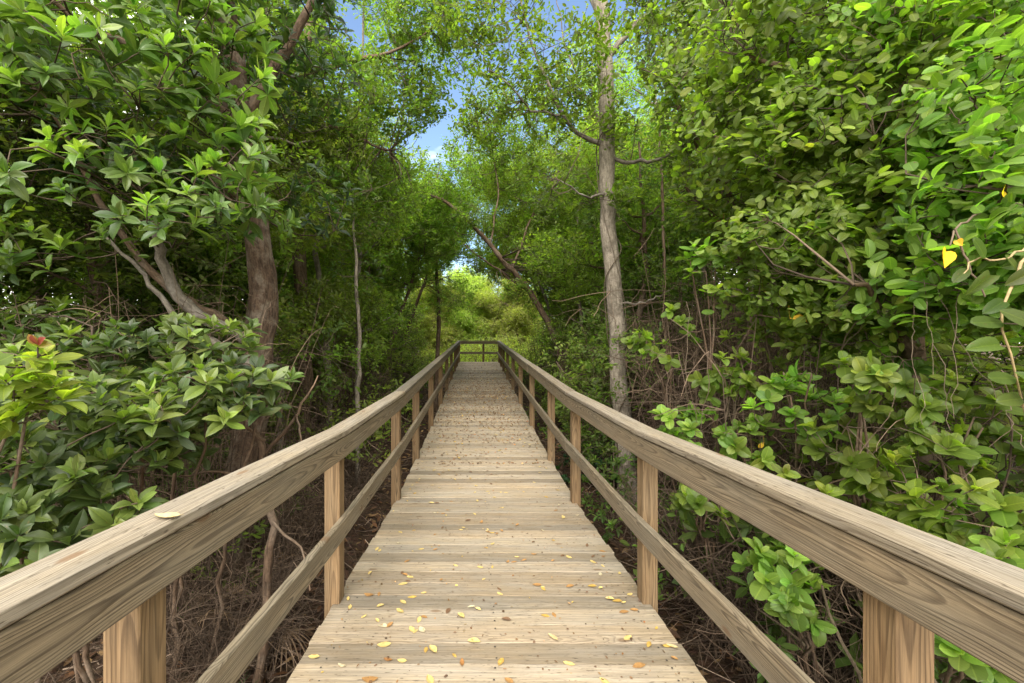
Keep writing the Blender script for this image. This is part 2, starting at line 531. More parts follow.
M = dict(
    glossy=leaf_mat('glossy_leaf', .42, .36, .38),
    soft=leaf_mat('soft_leaf', .46, .54, .34),
    far=leaf_mat('thicket_leaf', .5, .55, .3),
    dry=leaf_mat('dry_leaf', .7, .2, .2, (.9, .9, .9)),
    deck=wood_mat('weathered_decking', (0.323, 0.259, 0.174), (0.168, 0.124, 0.082), (0.300, 0.263, 0.210), .85, .0058, .8, .8, streak=.62),
    rail=wood_mat('weathered_rail_wood', (0.220, 0.172, 0.112), (0.083, 0.060, 0.038), (0.193, 0.168, 0.126), .65, .0050, 1.2, .35),
    cap=wood_mat('weathered_cap_wood', (0.223, 0.186, 0.133), (0.106, 0.079, 0.052), (0.227, 0.203, 0.168), .8, .0068, .85, .85),
    post=wood_mat('post_wood', (0.205, 0.132, 0.067), (0.092, 0.055, 0.027), (0.184, 0.139, 0.086), .5, .0075, 1.0, .2),
    beam=wood_mat('under_deck_beam', (.16, .12, .08), (.09, .06, .04), (.15, .13, .1), .5, .008, .8, .2),
    screw=plain_mat('rusty_screw', (.06, .05, .045), .55, .6, .3),
    bark=bark_mat('brown_bark', (.045, .028, .018), (.19, .125, .08), (.26, .21, .16), 5.0, .35, bump=.8),
    redbark=bark_mat('reddish_bark', (.035, .022, .014), (.135, .088, .058), (.20, .165, .125), 7.0, .6, bump=1.3),
    pale=bark_mat('pale_bark', (.14, .115, .085), (.35, .30, .235), (.085, .068, .05), 5.0, .6, bump=.8),
    grey=bark_mat('grey_bark', (.075, .062, .048), (.235, .20, .158), (.31, .28, .24), 6.0, .4, bump=.5),
    twig=bark_mat('twig_bark', (.06, .045, .03), (.2, .15, .1), (.2, .16, .12), 8.0, .3, bump=.2, use_tint=True),
    ground=ground_mat(),
    fallen=plain_mat('fallen_leaf_tissue', (.5, .3, .05), .55, 0, .25, tint=True),
)
GREEN = dict(base=(.022, .055, .014), young=(.15, .25, .045))

# ------------------------------------------------------------------ ground
b = Bag()
gx = np.concatenate([-np.geomspace(400, 9, 14), np.linspace(-8, 8, 66), np.geomspace(9, 400, 14)])
gy = np.concatenate([-np.geomspace(300, 7, 10), np.linspace(-6, 30, 130), np.geomspace(31.5, 400, 16)])
GX, GY = np.meshgrid(gx, gy)
GZ = zground(GX, GY) + rng.normal(0, .012, GX.shape)
i = np.arange(GX.size).reshape(GX.shape)
b.add(np.stack([GX, GY, GZ], -1), quads=np.stack([i[:-1, :-1], i[:-1, 1:], i[1:, 1:], i[1:, :-1]], -1))
tag(b.obj('ground', M['ground'], smooth=True), kind='structure')

# leaf litter and fallen sticks under the trees
b = Bag()
n = 26000
lx = np.where(rng.uniform(size=n) < .8, rng.uniform(-5.5, 5.5, n), rng.uniform(-9, 9, n)); ly = rng.uniform(0, 1, n) ** 1.5 * 24 - .3
P = np.stack([lx, ly, zground(lx, ly) + rng.uniform(.005, .05, n)], 1)
D = rand_unit(n); D[:, 2] *= .35
N = rand_unit(n) * .6 + np.array([0, 0, 1.0])
c = np.array([(.14, .07, .035), (.09, .05, .03), (.2, .12, .06), (.06, .035, .022), (.25, .16, .08)])[rng.integers(0, 5, n)] * np.exp(rng.normal(0, .25, (n, 1)))
leaves(b, P, D, N, rng.uniform(.05, .12, n), .24, LM, c)
n = 2600
lx = rng.uniform(-4.5, 4.5, n); ly = rng.uniform(0, 1, n) ** 1.4 * 18 - .2
a = rng.uniform(0, 2 * PI, n); s = rng.uniform(.15, .6, n)
P0 = np.stack([lx, ly, zground(lx, ly) + rng.uniform(.01, .09, n)], 1)
dr = np.stack([np.cos(a) * s, np.sin(a) * s, rng.normal(0, .12, n) * s], 1)
t = np.linspace(-.5, .5, 4)[None, :, None]
P = P0[:, None] + dr[:, None] * t + rng.normal(size=(n, 4, 3)) * .02
tubes(b, P, np.broadcast_to(np.array([1, .9, .8, .5]), (n, 4)) * rng.uniform(.002, .006, (n, 1)), 3, 1,
      np.array([.17, .125, .09]) * np.exp(rng.normal(0, .35, (n, 1))))
tag(b.obj('leaf_litter', [M['dry'], M['twig']]), kind='stuff')


# ------------------------------------------------------------------ the boardwalk
def board(bag, path, w, h, length_axis, up=(0, 0, 1), ch=.004, tone=None, pith=None, mat=0, jit=0.0, off=None, face=0):
    """a chamfered board swept along PATH (m, 3); width along the side, height along up; carries wood coordinates"""
    path = np.asarray(path, float)
    m = len(path)
    Tn = unit(np.gradient(path, axis=0))
    S = unit(np.cross(Tn, np.asarray(up, float))); U = np.cross(S, Tn)
    x0, y0 = w / 2, h / 2
    sec = np.array([(-x0 + ch, -y0), (x0 - ch, -y0), (x0, -y0 + ch), (x0, y0 - ch), (x0 - ch, y0), (-x0 + ch, y0), (-x0, y0 - ch), (-x0, -y0 + ch)])
    k = 8
    secs = np.broadcast_to(sec, (m, k, 2)).copy()
    V = path[:, None] + secs[..., 0:1] * S[:, None] + secs[..., 1:2] * U[:, None]
    if jit:
        V[1:-1] += rng.normal(0, jit, (max(m - 2, 0), 1, 3))
    ln = np.concatenate([[0], np.cumsum(np.linalg.norm(np.diff(path, axis=0), axis=1))])
    off = rng.uniform(0, 40) if off is None else off
    pith = (rng.uniform(-.03, .03), -rng.uniform(.02, .07)) if pith is None else pith
    wc = np.stack([np.broadcast_to(ln[:, None] + off, (m, k)), (secs[..., 0] if not face else secs[..., 1]) + pith[0], (secs[..., 1] if not face else face * secs[..., 0]) + pith[1]], -1)
    idx = np.arange(m * k).reshape(m, k)
    nx = np.roll(idx, -1, 1)
    q = np.stack([idx[:-1], nx[:-1], nx[1:], idx[1:]], -1).reshape(-1, 4)
    tone = (rng.uniform(), rng.uniform(), 0) if tone is None else tone
    bag.add(V.reshape(-1, 3), quads=q, col=tone, wc=wc.reshape(-1, 3), mat=mat)
    # ends: own verts so the shading stays crisp
    for e, row in ((0, V[0]), (1, V[-1])):
        o = [0, 7, 6, 5, 4, 3, 2, 1] if e == 0 else list(range(8))
        r = row[o]; wcr = wc[0 if e == 0 else -1][o]
        bag.add(r, quads=[(0, 1, 2, 3), (0, 3, 4, 7), (4, 5, 6, 7)], col=tone, wc=wcr, mat=mat)


XL, XR = -.83, 1.006
walk = thing('boardwalk', 'weathered plank boardwalk deck strewn with fallen leaves, running straight into the trees', 'boardwalk', (0, 0, 0))
b = Bag()
y = -3.0
pitch, bw, bt = .1433, .1402, .038
YB = []
while y < YEND + .75:
    z = float(zdeck(y)); sl = float(zdeck(y + .07) - zdeck(y - .07)) / .14
    yj = rng.normal(0, .003); zj = rng.normal(0, .0018)
    n = 7
    xs = np.linspace(XL - rng.uniform(.0, .014), XR + rng.uniform(.0, .014), n)
    cup = rng.normal(0, .0016, n)
    path = np.stack([xs, np.full(n, y) + np.linspace(-1, 1, n) * rng.normal(0, .004) + np.linspace(0, 1, n) * -.004, np.full(n, z - bt / 2 + zj) + cup], 1)
    board(b, path, bw, bt, 0, up=(0, -sl, 1), ch=.0025, tone=(np.clip(rng.normal(.5, .3), 0, 1), rng.uniform(), 0), pith=(rng.uniform(-.05, .05), -rng.uniform(.015, .06)))
    YB.append((y, z + zj))
    y += pitch
# screw heads where the boards cross the beams
for (yy, zz) in YB:
    if yy > 9: break
    for bx in (XL + .11, .088, XR - .11):
        for dy in (-.038, .038):
            a = np.arange(6) / 6 * 2 * PI
            px_, py_ = bx + rng.normal(0, .008), yy + dy + rng.normal(0, .004)
            b.add(np.stack([px_ + .005 * np.cos(a), py_ + .005 * np.sin(a), np.full(6, zz + .0022)], 1), quads=[(0, 1, 2, 3), (0, 3, 4, 5)], mat=1)
b.obj('decking', [M['deck'], M['screw']], walk)
ys = np.array([-3.0, 2.42, 4.3, 6.7, 10.0, 14.0, YEND, YEND + .7])
for bx in (XL + .11, .088, XR - .11):
    b = Bag()
    board(b, np.stack([np.full(8, bx), ys, zdeck(ys) - bt - .1], 1), .05, .19, 1, tone=(.5, .5, 0))
    b.obj('beam', M['beam'], walk)
# piles under the deck
for yy in (2.42, 5.55, 9.6, 13.7, 17.4, 19.0):
    b = Bag()
    x0, x1 = XL + .06, XR - .06
    board(b, [(x0, yy + .1, zdeck(yy) - bt - .26), (x1, yy + .1, zdeck(yy) - bt - .26)], .05, .14, 0, tone=(.4, .5, 0))
    b.obj('cross_beam', M['beam'], walk)

PY_L = [.985, 2.42, 4.30, 5.72, 7.6, 9.6, 11.6, 13.7, 15.8, 17.4, 18.95]
PY_R = [.955, 2.42, 4.22, 5.62, 7.6, 9.6, 11.6, 13.7, 15.8, 17.4, 18.95]
RAIL_H, CAP_T, FAS_H, LOW_H, LOW_T = 1.022, .036, .120, .113, .503


def zrail(y):
    return np.interp(y, RL_Y, RL_Z)


def seg_path(x, y0, y1, dz):
    ks = [y0] + [k for k in RL_Y if y0 < k < y1] + [y1]
    ys = np.unique(np.concatenate([np.linspace(y0, y1, max(2, int((y1 - y0) / .5) + 1)), ks]))
    return np.stack([np.full(len(ys), x), ys, zrail(ys) - RAIL_H + dz], 1)


def railing(side, name, label):
    s = -1 if side == 'l' else 1
    if side == 'l': cap_in, fas_in, post_in = -.755, -.762, -.80
    else: cap_in, fas_in, post_in = .920, .927, .965
    root = thing(name, label, 'railing', (0, 0, 0))
    joints = [-2.6, 1.03 - 1.6, 4.36, 7.64, 11.65, 15.85, 19.0]
    if side == 'r': joints = [-2.6, -.6, 4.36, 7.64, 9.64, 13.75, 19.0]
    cap, fas, low = Bag(), Bag(), Bag()
    for y0, y1 in zip(joints[:-1], joints[1:]):
        cw = .117
        xo = rng.normal(0, .002)
        board(cap, seg_path(cap_in + s * cw / 2 + xo, y0 + .0015, y1 - .0015, RAIL_H - CAP_T / 2 + rng.normal(0, .0008)), cw, CAP_T, 1, ch=.006, pith=(rng.uniform(-.02, .02), -rng.uniform(.01, .03)), jit=.0008)
        board(fas, seg_path(fas_in + s * .019 + xo, y0 + .0015, y1 - .0015, RAIL_H - CAP_T - .006 - FAS_H / 2), .038, FAS_H, 1, ch=.005,
              face=-s, pith=(rng.uniform(-.03, .03), rng.uniform(.012, .03)), jit=.0008, tone=(rng.uniform(.35, .75), rng.uniform(.3, .8), 0))
        ym = y0 if y0 < 0 else y0
        board(low, seg_path(fas_in + s * .019 - xo, y0 + .0015, y1 - .0015, LOW_T - LOW_H / 2), .038, LOW_H, 1, ch=.005,
              face=-s, pith=(rng.uniform(-.03, .03), rng.uniform(.012, .03)), jit=.0008, tone=(rng.uniform(.4, .8), rng.uniform(.1, .6), 0))
    cap.obj('cap_rail', M['cap'], root); fas.obj('top_rail', M['rail'], root); low.obj('lower_rail', M['rail'], root)
    for y in ([-1.0] + (PY_L if side == 'l' else PY_R)):
        p = Bag()
        pc = post_in + s * .0445
        yc = y + .0445
        zt = float(zrail(yc)) - CAP_T - .008
        zb = float(zground(pc, yc)) - .25
        board(p, [(pc, yc, zb), (pc, yc, (zb + zt) / 2), (pc, yc, zt)], .089, .089, 2, up=(0, 1, 0), ch=.004,
              pith=(rng.uniform(-.02, .02), rng.uniform(-.02, .02)), tone=(rng.uniform(.35, .8), rng.uniform(.2, 1), 0))
        p.obj('post', M['post'], root)
    return root


railing('l', 'wooden_railing', 'long weathered timber railing along the boardwalk, on the side of the glossy-leaved mangrove shrub')
railing('r', 'wooden_railing', 'long weathered timber railing along the boardwalk, on the side of the slim pale-barked tree')
# the railing across the far end, where the walk turns
root = thing('wooden_railing', 'short timber railing closing the far end of the boardwalk', 'railing', (0, 0, 0))
zE = float(zrail(19.0)) - RAIL_H
ptsA = [(-.86, 19.50), (.30, 19.55), (.99, 19.06)]
cap, fas, low = Bag(), Bag(), Bag()
for p0, p1 in zip(ptsA[:-1], ptsA[1:]):
    for bag, hh, w, h, sh in ((cap, RAIL_H - CAP_T / 2, .117, CAP_T, 0), (fas, RAIL_H - CAP_T - .006 - FAS_H / 2, .038, FAS_H, -.05), (low, LOW_T - LOW_H / 2, .038, LOW_H, -.05)):
        board(bag, [(p0[0], p0[1] + sh, zE + hh), (p1[0], p1[1] + sh, zE + hh)], w, h, 0, tone=(.7, .3, 0))
cap.obj('cap_rail', M['cap'], root); fas.obj('top_rail', M['rail'], root); low.obj('lower_rail', M['rail'], root)
for (xx, yy) in ((-.84, 19.57), (.30, 19.62)):
    p = Bag(); zb = float(zground(xx, yy)) - .25
    board(p, [(xx, yy, zb), (xx, yy, zE + RAIL_H - CAP_T - .008)], .089, .089, 2, up=(0, 1, 0))
    p.obj('post', M['post'], root)

# ------------------------------------------------------------------ fallen leaves on the deck
YELL = [(.46, .31, .07), (.40, .26, .06), (.50, .38, .14), (.44, .34, .17)]
ORNG = [(.27, .125, .04), (.20, .085, .035), (.30, .16, .055)]
BRWN = [(.16, .09, .045), (.12, .07, .04), (.22, .13, .06)]


def fallen_mesh(kind, r):
    """an elliptic leaf with a stalk, curled along and across"""
    nl, nw = 7, 5
    asp = r.uniform(.20, .30)
    cu, cw, tw = r.uniform(-.5, 1.3), r.uniform(.1, 1.1), r.uniform(-.6, .6)
    if kind == 'curled': cu, cw = r.uniform(.6, 1.6), r.uniform(1.0, 2.2)
    V = []
    for a in range(nl):
        t = a / (nl - 1)
        w = asp * (math.sin(PI * min(1, t * .96 + .02)) ** .75) * (1.05 - .15 * t)
        for c in range(nw):
            u = c / (nw - 1) * 2 - 1
            x, y_ = u * w, t - .5
            z = .10 * cu * (2 * y_) ** 2 + cw * .55 * (abs(u) * w) ** 1.4 + tw * x * y_ * .7
            V.append((x, y_, z))
    V = np.array(V); V[:, 2] -= V[:, 2].min()
    i = np.arange(nl * nw).reshape(nl, nw)
    q = np.stack([i[:-1, :-1], i[:-1, 1:], i[1:, 1:], i[1:, :-1]], -1).reshape(-1, 4)
    bag = Bag()
    cset = {'yellow': YELL, 'orange': ORNG, 'curled': YELL + ORNG, 'brown': BRWN, 'cream': [(.48, .42, .27)]}[kind]
    c0 = np.array(cset[r.integers(len(cset))])
    c1 = np.array(ORNG[0]) * .8
    mixf = np.clip(r.uniform(0, .5) * (np.abs(V[:, 0:1]) / asp) + (r.uniform(size=(len(V), 1)) < .06) * .7, 0, 1)
    bag.add(V, quads=q, col=c0 * (1 - mixf) + c1 * mixf)
    zst = V[nw // 2, 2]
    st = np.array([(0, -.5, zst), (.01, -.58, zst + .01), (.03, -.66, zst + .03)])
    tubes(bag, st, np.array([.010, .008, .008]), 4, 0, c0 * .6)
    return bag.mesh('fallen_leaf', [M['fallen']], True)


LEAFM = {k: [fallen_mesh(k, rng) for _ in range(5)] for k in ('yellow', 'orange', 'curled', 'brown', 'cream')}


def deck_top(x, y):
    return float(zdeck(y)) + .004


ZONES = [(0, 2.42, 'on the nearest planks'), (2.42, 4.05, 'on the planks between the second and third posts'), (4.05, 5.55, 'on the planks between the third and fourth posts'),
         (5.55, 7.6, 'on the planks by the fifth post'), (7.6, 30, 'on the far planks')]
WORDS = {'yellow': 'small flat yellow leaf lying', 'orange': 'small orange-brown leaf lying', 'curled': 'dry curled leaf lying', 'brown': 'small dull brown leaf lying', 'cream': 'pale cream-coloured leaf lying'}


def drop_leaf(kind, x, y, L, rz, label=None, z=None, tilt=(0, 0), group='fallen leaves on the boardwalk'):
    me = LEAFM[kind][rng.integers(5)]
    o = bpy.data.objects.new('fallen_leaf', me); COL.objects.link(o)
    sl = float(zdeck(y + .05) - zdeck(y - .05)) / .1
    o.location = (x, y, deck_top(x, y) if z is None else z); o.scale = (L, L, L); o.rotation_euler = (math.atan(sl) + tilt[0], tilt[1], rz)
    if label is None:
        zn = next(t for a, b_, t in ZONES if a <= y < b_)
        label = WORDS[kind] + ' ' + zn
        tag(o, label, 'leaf', group + ', ' + WORDS[kind].split(' leaf')[0] + ' ' + zn)
    else:
        tag(o, label, 'leaf', group)
    return o


# the ones that can be told apart in the photograph: (px, py, kind, length, turn)
SEEN = [(405, 575, 'curled', .05, 1.2), (410, 577, 'yellow', .06, .9), (403, 584, 'yellow', .065, 1.6), (412, 597, 'yellow', .06, 1.75), (403, 602, 'yellow', .06, .5), (400, 611, 'yellow', .065, .9),
        (419, 620, 'yellow', .055, 2.8), (424, 617, 'orange', .045, .8), (422, 630, 'cream', .06, .1), (383, 626, 'cream', .06, 1.5), (384, 645, 'yellow', .075, 1.6), (433, 650, 'curled', .07, .4),
        (426, 650, 'yellow', .045, .1), (369, 595, 'orange', .07, 1.5), (379, 594, 'orange', .05, 0), (314, 657, 'yellow', .06, 1.6), (388, 660, 'orange', .05, 1.6), (402, 661, 'yellow', .05, 1.4),
        (342, 666, 'cream', .05, .9), (462, 663, 'orange', .055, .2), (430, 680, 'yellow', .07, .5), (370, 680, 'orange', .08, 1.5), (474, 642, 'curled', .07, 1.5), (461, 616, 'curled', .06, .7),
        (501, 662, 'yellow', .06, .05), (569, 664, 'yellow', .06, 1.3), (639, 666, 'orange', .07, 1.6), (553, 638, 'curled', .07, .7), (545, 616, 'yellow', .055, 1.2), (554, 615, 'orange', .05, .3),
        (617, 601, 'yellow', .06, 1.9), (610, 599, 'curled', .055, 1.5), (624, 612, 'orange', .06, 1.6), (667, 646, 'yellow', .055, 1.4), (672, 647, 'curled', .06, 1.4), (537, 585, 'orange', .06, 1.4),
        (592, 586, 'yellow', .06, 1.5), (570, 586, 'orange', .06, 1.6), (593, 562, 'yellow', .06, .6), (500, 594, 'yellow', .05, 1.0), (514, 562, 'orange', .05, 1.4), (634, 610, 'orange', .05, 1.6),
        (605, 682, 'yellow', .06, .8), (509, 681, 'orange', .05, .8), (350, 607, 'yellow', .05, .3), (331, 607, 'curled', .05, 1.4)]
count = 0
for (px_, py_, kind, L, rz) in SEEN:
    Y = F * CZ / (py_ - PY)
    for _ in range(6):
        Y = F * (CZ - float(zdeck(Y))) / (py_ - PY)
    X = (px_ - PX) / F * Y
    if X < XL + .03 or X > XR - .03: continue
    drop_leaf(kind, X, Y, L * .92, rz + rng.normal(0, .2)); count += 1
kinds = ['yellow', 'orange', 'curled', 'brown', 'cream']
while count < 299:
    Y = rng.uniform(0, 1) ** .85 * 6.2 + 1.95
    X = rng.uniform(XL + .05, XR - .05)
    pr = [.42, .13, .27, .14, .04] if Y < 5 else [.18, .15, .15, .5, .02]
    drop_leaf(kinds[rng.choice(5, p=pr)], X, Y, rng.uniform(.03, .055), rng.uniform(0, 2 * PI)); count += 1
# the countless rest, far along the walk
b = Bag()
n = 6000
Y = np.where(rng.uniform(size=n) < .7, rng.normal(11, 2.4, n), rng.uniform(6.5, 18.8, n)); Y = np.clip(Y, 5.5, 18.9)
X = rng.uniform(XL + .02, XR - .02, n)
N = rand_unit(n) * .7 + np.array([0, 0, 1.0]); D = rand_unit(n); D[:, 2] *= .25
pal = np.array(BRWN * 5 + ORNG + YELL[:1])
c = pal[rng.integers(0, len(pal), n)] * np.exp(rng.normal(0, .3, (n, 1)))
leaves(b, np.stack([X, Y, zdeck(Y) + .012], 1), D, N, rng.uniform(.02, .048, n), .28, LM, c)
# crumbs of stalk and broken leaf
n = 1500
Y = rng.uniform(0, 1, n) ** 1.2 * 8 + 1.7; X = rng.uniform(XL + .02, XR - .02, n)
D = rand_unit(n); D[:, 2] *= .2; N = rand_unit(n) * .6 + np.array([0, 0, 1.0])
leaves(b, np.stack([X, Y, zdeck(Y) + .006], 1), D, N, rng.uniform(.006, .022, n), rng.uniform(.08, .4, n), LM, pal[rng.integers(0, len(pal), n)] * np.exp(rng.normal(-.2, .35, (n, 1))))
tag(b.obj('fallen_leaves', M['fallen']), label='scatter of small brown leaves covering the far planks', cat='leaves', kind='stuff')

p = at(168, 498, 1.04)
drop_leaf('curled', -.775, float(p[1]), .075, 1.35, 'long dry yellow leaf curled on the handrail cap', z=float(zrail(p[1])) + .001, group='leaf on the handrail')


# ------------------------------------------------------------------ plants, near ones built one by one
def crown_bag(): return Bag()


def limb_path(pts, n=14, rough=.012):
    p = smooth_path(pts, n)
    p[1:-1, :3] += rng.normal(0, rough, (n - 2, 3))
    return p            # columns x y z r


def limb(parent, name, mat, pts, n=14, k=8, rough=.012, wob=.05, flare=0, col=(.15, .11, .075)):
    p = limb_path(pts, n, rough)
    bag = Bag()
    R = p[:, 3].copy()
    if flare: R[0] *= 1 + flare; R[1] *= 1 + flare * .35
    tubes(bag, p[:, :3], R, k, 0, col, wob)
    bag.obj(name, mat, parent, smooth=True)
    return p[:, :3]


def P4(x, y, Y, r): return np.append(at(x, y, Y), r)


def up_dirs(n, out, up=.7, rnd=.35):
    return unit(np.asarray(out) * .6 + np.array([0, 0, up]) + rng.normal(size=(n, 3)) * rnd)


def keep_off(P, lim=1.0, top=2.0):
    """drop points that would hang inside the walk below TOP"""
    inside = (P[:, 0] > -lim - .0) & (P[:, 0] < lim + .16) & (P[:, 2] < top)
    return P[~inside]


def ground_at(x, y): return float(zground(x, y))


# --- the big mangrove by the left railing
xb, yb = -2.28, 3.85
mg = thing('mangrove_tree', 'large brown-trunked mangrove tree with leaf rosettes, low grey limbs bent beside the railing', 'tree', (0, 0, 0))
trunk = limb(mg, 'trunk', M['redbark'], [np.array([xb - .05, yb, ground_at(xb, yb) - .1, .19]), P4(238, 500, 3.85, .145), P4(254, 400, 3.85, .135), P4(263, 300, 3.85, .125), P4(258, 235, 3.8, .115),
                                       P4(245, 150, 3.75, .11), P4(236, 80, 3.7, .10), P4(222, 0, 3.6, .10), P4(200, -120, 3.5, .08), P4(190, -260, 3.5, .05)], 36, 16, .012, .075, .35)
l1 = limb(mg, 'limb', M['grey'], [P4(258, 345, 3.8, .06), P4(235, 330, 3.65, .055), P4(205, 320, 3.5, .05), P4(178, 296, 3.4, .047), P4(164, 268, 3.3, .04), P4(158, 238, 3.2, .035), P4(150, 215, 3.1, .024), P4(140, 190, 3.0, .012)], 22, 9, .008, .06)
l2 = limb(mg, 'limb', M['bark'], [P4(252, 330, 3.95, .06), P4(220, 322, 4.0, .05), P4(185, 300, 4.0, .045), P4(140, 260, 3.9, .035), P4(110, 220, 3.7, .03), P4(80, 160, 3.5, .02), P4(40, 90, 3.3, .012)], 20, 8, .012, .06)
l3 = limb(mg, 'limb', M['grey'], [P4(256, 375, 3.75, .05), P4(232, 352, 3.6, .045), P4(200, 338, 3.5, .036), P4(175, 318, 3.5, .03), P4(160, 290, 3.5, .02), P4(100, 230, 3.4, .012)], 16, 8, .01, .06)
l4 = limb(mg, 'limb', M['bark'], [P4(246, 155, 3.75, .06), P4(215, 100, 3.5, .045), P4(160, 60, 3.2, .035), P4(90, 30, 2.9, .022), P4(40, -10, 2.7, .012)], 16, 8, .012)
l5 = limb(mg, 'limb', M['bark'], [P4(242, 120, 3.75, .06), P4(280, 60, 3.9, .045), P4(310, 10, 4.0, .035), P4(330, -60, 4.2, .022)], 14, 8, .012)
l6 = limb(mg, 'limb', M['bark'], [P4(255, 215, 3.8, .05), P4(230, 190, 3.4, .035), P4(215, 180, 3.0, .022), P4(205, 170, 2.7, .012)], 12, 7, .012)
l7 = limb(mg, 'limb', M['bark'], [P4(225, 10, 3.6, .07), P4(150, -60, 3.2, .05), P4(60, -120, 2.8, .03), P4(-40, -140, 2.5, .012)], 14, 7, .02)
nodes = np.concatenate([l1[6:], l2[5:], l3[6:], l4[3:], l5[3:], l6[3:], l7[2:]])
cr = Bag()
blobs = [((238, 55, 3.15), (.22, .15, .3), 9), ((250, 140, 3.1), (.22, .15, .25), 10), ((250, 205, 3.1), (.2, .15, .14), 7), ((240, 95, 3.0), (.30, .2, .22), 12), ((240, 165, 2.9), (.25, .2, .18), 10), ((225, 30, 3.0), (.3, .2, .15), 7), ((205, 190, 2.75), (.42, .22, .22), 26), ((255, 215, 3.0), (.30, .2, .16), 14), ((150, 215, 2.7), (.3, .2, .12), 10), ((110, 155, 2.8), (.35, .3, .25), 14), ((25, 180, 2.5), (.25, .25, .10), 6),
         ((40, 60, 2.6), (.45, .35, .25), 22), ((150, 55, 2.7), (.4, .3, .25), 22), ((215, 120, 3.0), (.35, .25, .25), 16), ((100, 20, 2.8), (.9, .5, .35), 40), ((30, 250, 3.2), (.35, .3, .25), 10),
         ((120, 225, 3.2), (.3, .2, .12), 4), ((90, 100, 3.6), (1.1, .6, .7), 70), ((240, 60, 4.0), (.8, .6, .6), 40), ((320, 200, 4.2), (.35, .3, .35), 16), ((300, 60, 4.2), (.6, .5, .7), 40), ((30, 140, 4.2), (1.0, .6, .8), 60),
         ((120, -90, 3.0), (1.3, .8, .5), 70), ((270, -60, 3.8), (.9, .8, .5), 50), ((190, 200, 4.6), (.6, .4, .4), 16)]
for (c, r, n) in blobs:
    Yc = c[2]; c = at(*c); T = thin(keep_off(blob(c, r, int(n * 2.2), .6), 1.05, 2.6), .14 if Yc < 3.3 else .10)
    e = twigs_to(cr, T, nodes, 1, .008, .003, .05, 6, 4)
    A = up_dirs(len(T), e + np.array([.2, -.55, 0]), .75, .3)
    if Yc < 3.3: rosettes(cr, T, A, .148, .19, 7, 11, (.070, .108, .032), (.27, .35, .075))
    else: rosettes(cr, T, A, .125, .19, 5, 9, (.030, .050, .022), (.08, .12, .04))  # deeper rosettes: the crown's inner shade is put into a darker leaf colour
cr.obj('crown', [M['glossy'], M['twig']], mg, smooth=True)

# --- the low mangrove shrub spilling towards the railing
sh = thing('mangrove_shrub', 'low glossy mangrove shrub with dense leaf rosettes crowding up to the nearest railing', 'shrub', (0, 0, 0))
stems = []
for k, (x, y, tx, ty, tY) in enumerate([(-2.0, 2.3, 60, 430, 1.95), (-2.1, 2.5, 150, 410, 2.2), (-2.0, 2.7, 215, 385, 2.45), (-1.75, 2.0, 60, 510, 1.75), (-1.8, 2.8, 262, 395, 2.5), (-1.9, 2.0, 10, 470, 1.6), (-2.5, 2.6, 90, 370, 2.4), (-2.1, 2.9, 185, 345, 2.7)]):
    g = ground_at(x, y); tp = at(tx, ty, tY)
    stems.append(limb(sh, 'stem', M['bark'], [np.array([x, y, g - .05, .015]), np.append(lerp(np.array([x, y, g]), tp, .45) + [-.05, 0, .1], .012), np.append(tp, .006)], 12, 6, .02))
nodes = np.concatenate([s[3:] for s in stems])
cr = Bag()
for (c, r, n) in [((60, 425, 1.95), (.42, .3, .2), 40), ((20, 480, 1.7), (.3, .25, .25), 30), ((70, 505, 1.75), (.28, .25, .18), 26), ((150, 410, 2.15), (.42, .3, .17), 42), ((125, 445, 2.05), (.3, .25, .15), 24), ((215, 385, 2.4), (.38, .3, .16), 34),
                  ((255, 385, 2.5), (.24, .2, .14), 18), ((250, 410, 2.45), (.15, .15, .08), 7), ((180, 340, 2.7), (.55, .35, .15), 26), ((90, 360, 2.5), (.5, .35, .18), 28), ((40, 330, 2.8), (.5, .4, .2), 22), ((25, 540, 1.5), (.18, .15, .12), 12), ((100, 430, 2.7), (.8, .4, .4), 50)]:
    T = thin(keep_off(blob(at(*c), r, int(n * 2.2), .75), 1.02, 2.5), .105)
    e = twigs_to(cr, T, nodes, 1, .006, .003, .05, 5, 4)
    rosettes(cr, T, up_dirs(len(T), e * .6 + np.array([.3, -.6, 0]), .9, .22), .112, .215, 7, 10, (.050, .085, .026), (.22, .31, .065))
cr.obj('crown', [M['glossy'], M['twig']], sh, smooth=True)

# --- yellow-green shrub at the picture's edge
sh = thing('broadleaf_shrub', 'bright yellow-green shrub with rounded leaves and one reddish leaf', 'shrub', (0, 0, 0))
x, y = -1.9, 1.55; g = ground_at(x, y)
st = [limb(sh, 'stem', M['bark'], [np.array([x, y, g - .05, .008]), np.append(at(-20 + 25 * k, 430, 1.6), .006), np.append(at(-5 + 22 * k, 365, 1.5), .003)], 10, 6, .015) for k in range(3)]
cr = Bag()
T = np.concatenate([blob(at(8, 365, 1.45), (.14, .12, .07), 12), blob(at(35, 392, 1.5), (.11, .1, .04), 9), blob(at(5, 420, 1.45), (.09, .08, .05), 6), blob(at(-40, 380, 1.45), (.15, .15, .12), 12)])
e = twigs_to(cr, T, np.concatenate([s[4:] for s in st]), 1, .005, .003, .05, 5, 4)
rosettes(cr, T, up_dirs(len(T), e * .4 + np.array([.1, -.3, 0]), .9, .25), .085, .30, 4, 7, (.19, .24, .04), (.38, .42, .07))
T = at(38, 345, 1.46)[None]
twigs_to(cr, T, st[2][4:], 1, .004, .003)
leaves(cr, np.repeat(T, 4, 0), np.array([(.6, -.2, .5), (-.3, -.3, .7), (.1, -.5, .6), (.9, 0, .1)]), np.array([(0, -1, .4)] * 4), .046, .33, LF, np.array([(.28, .06, .05), (.30, .16, .05), (.22, .05, .05), (.24, .20, .05)]))
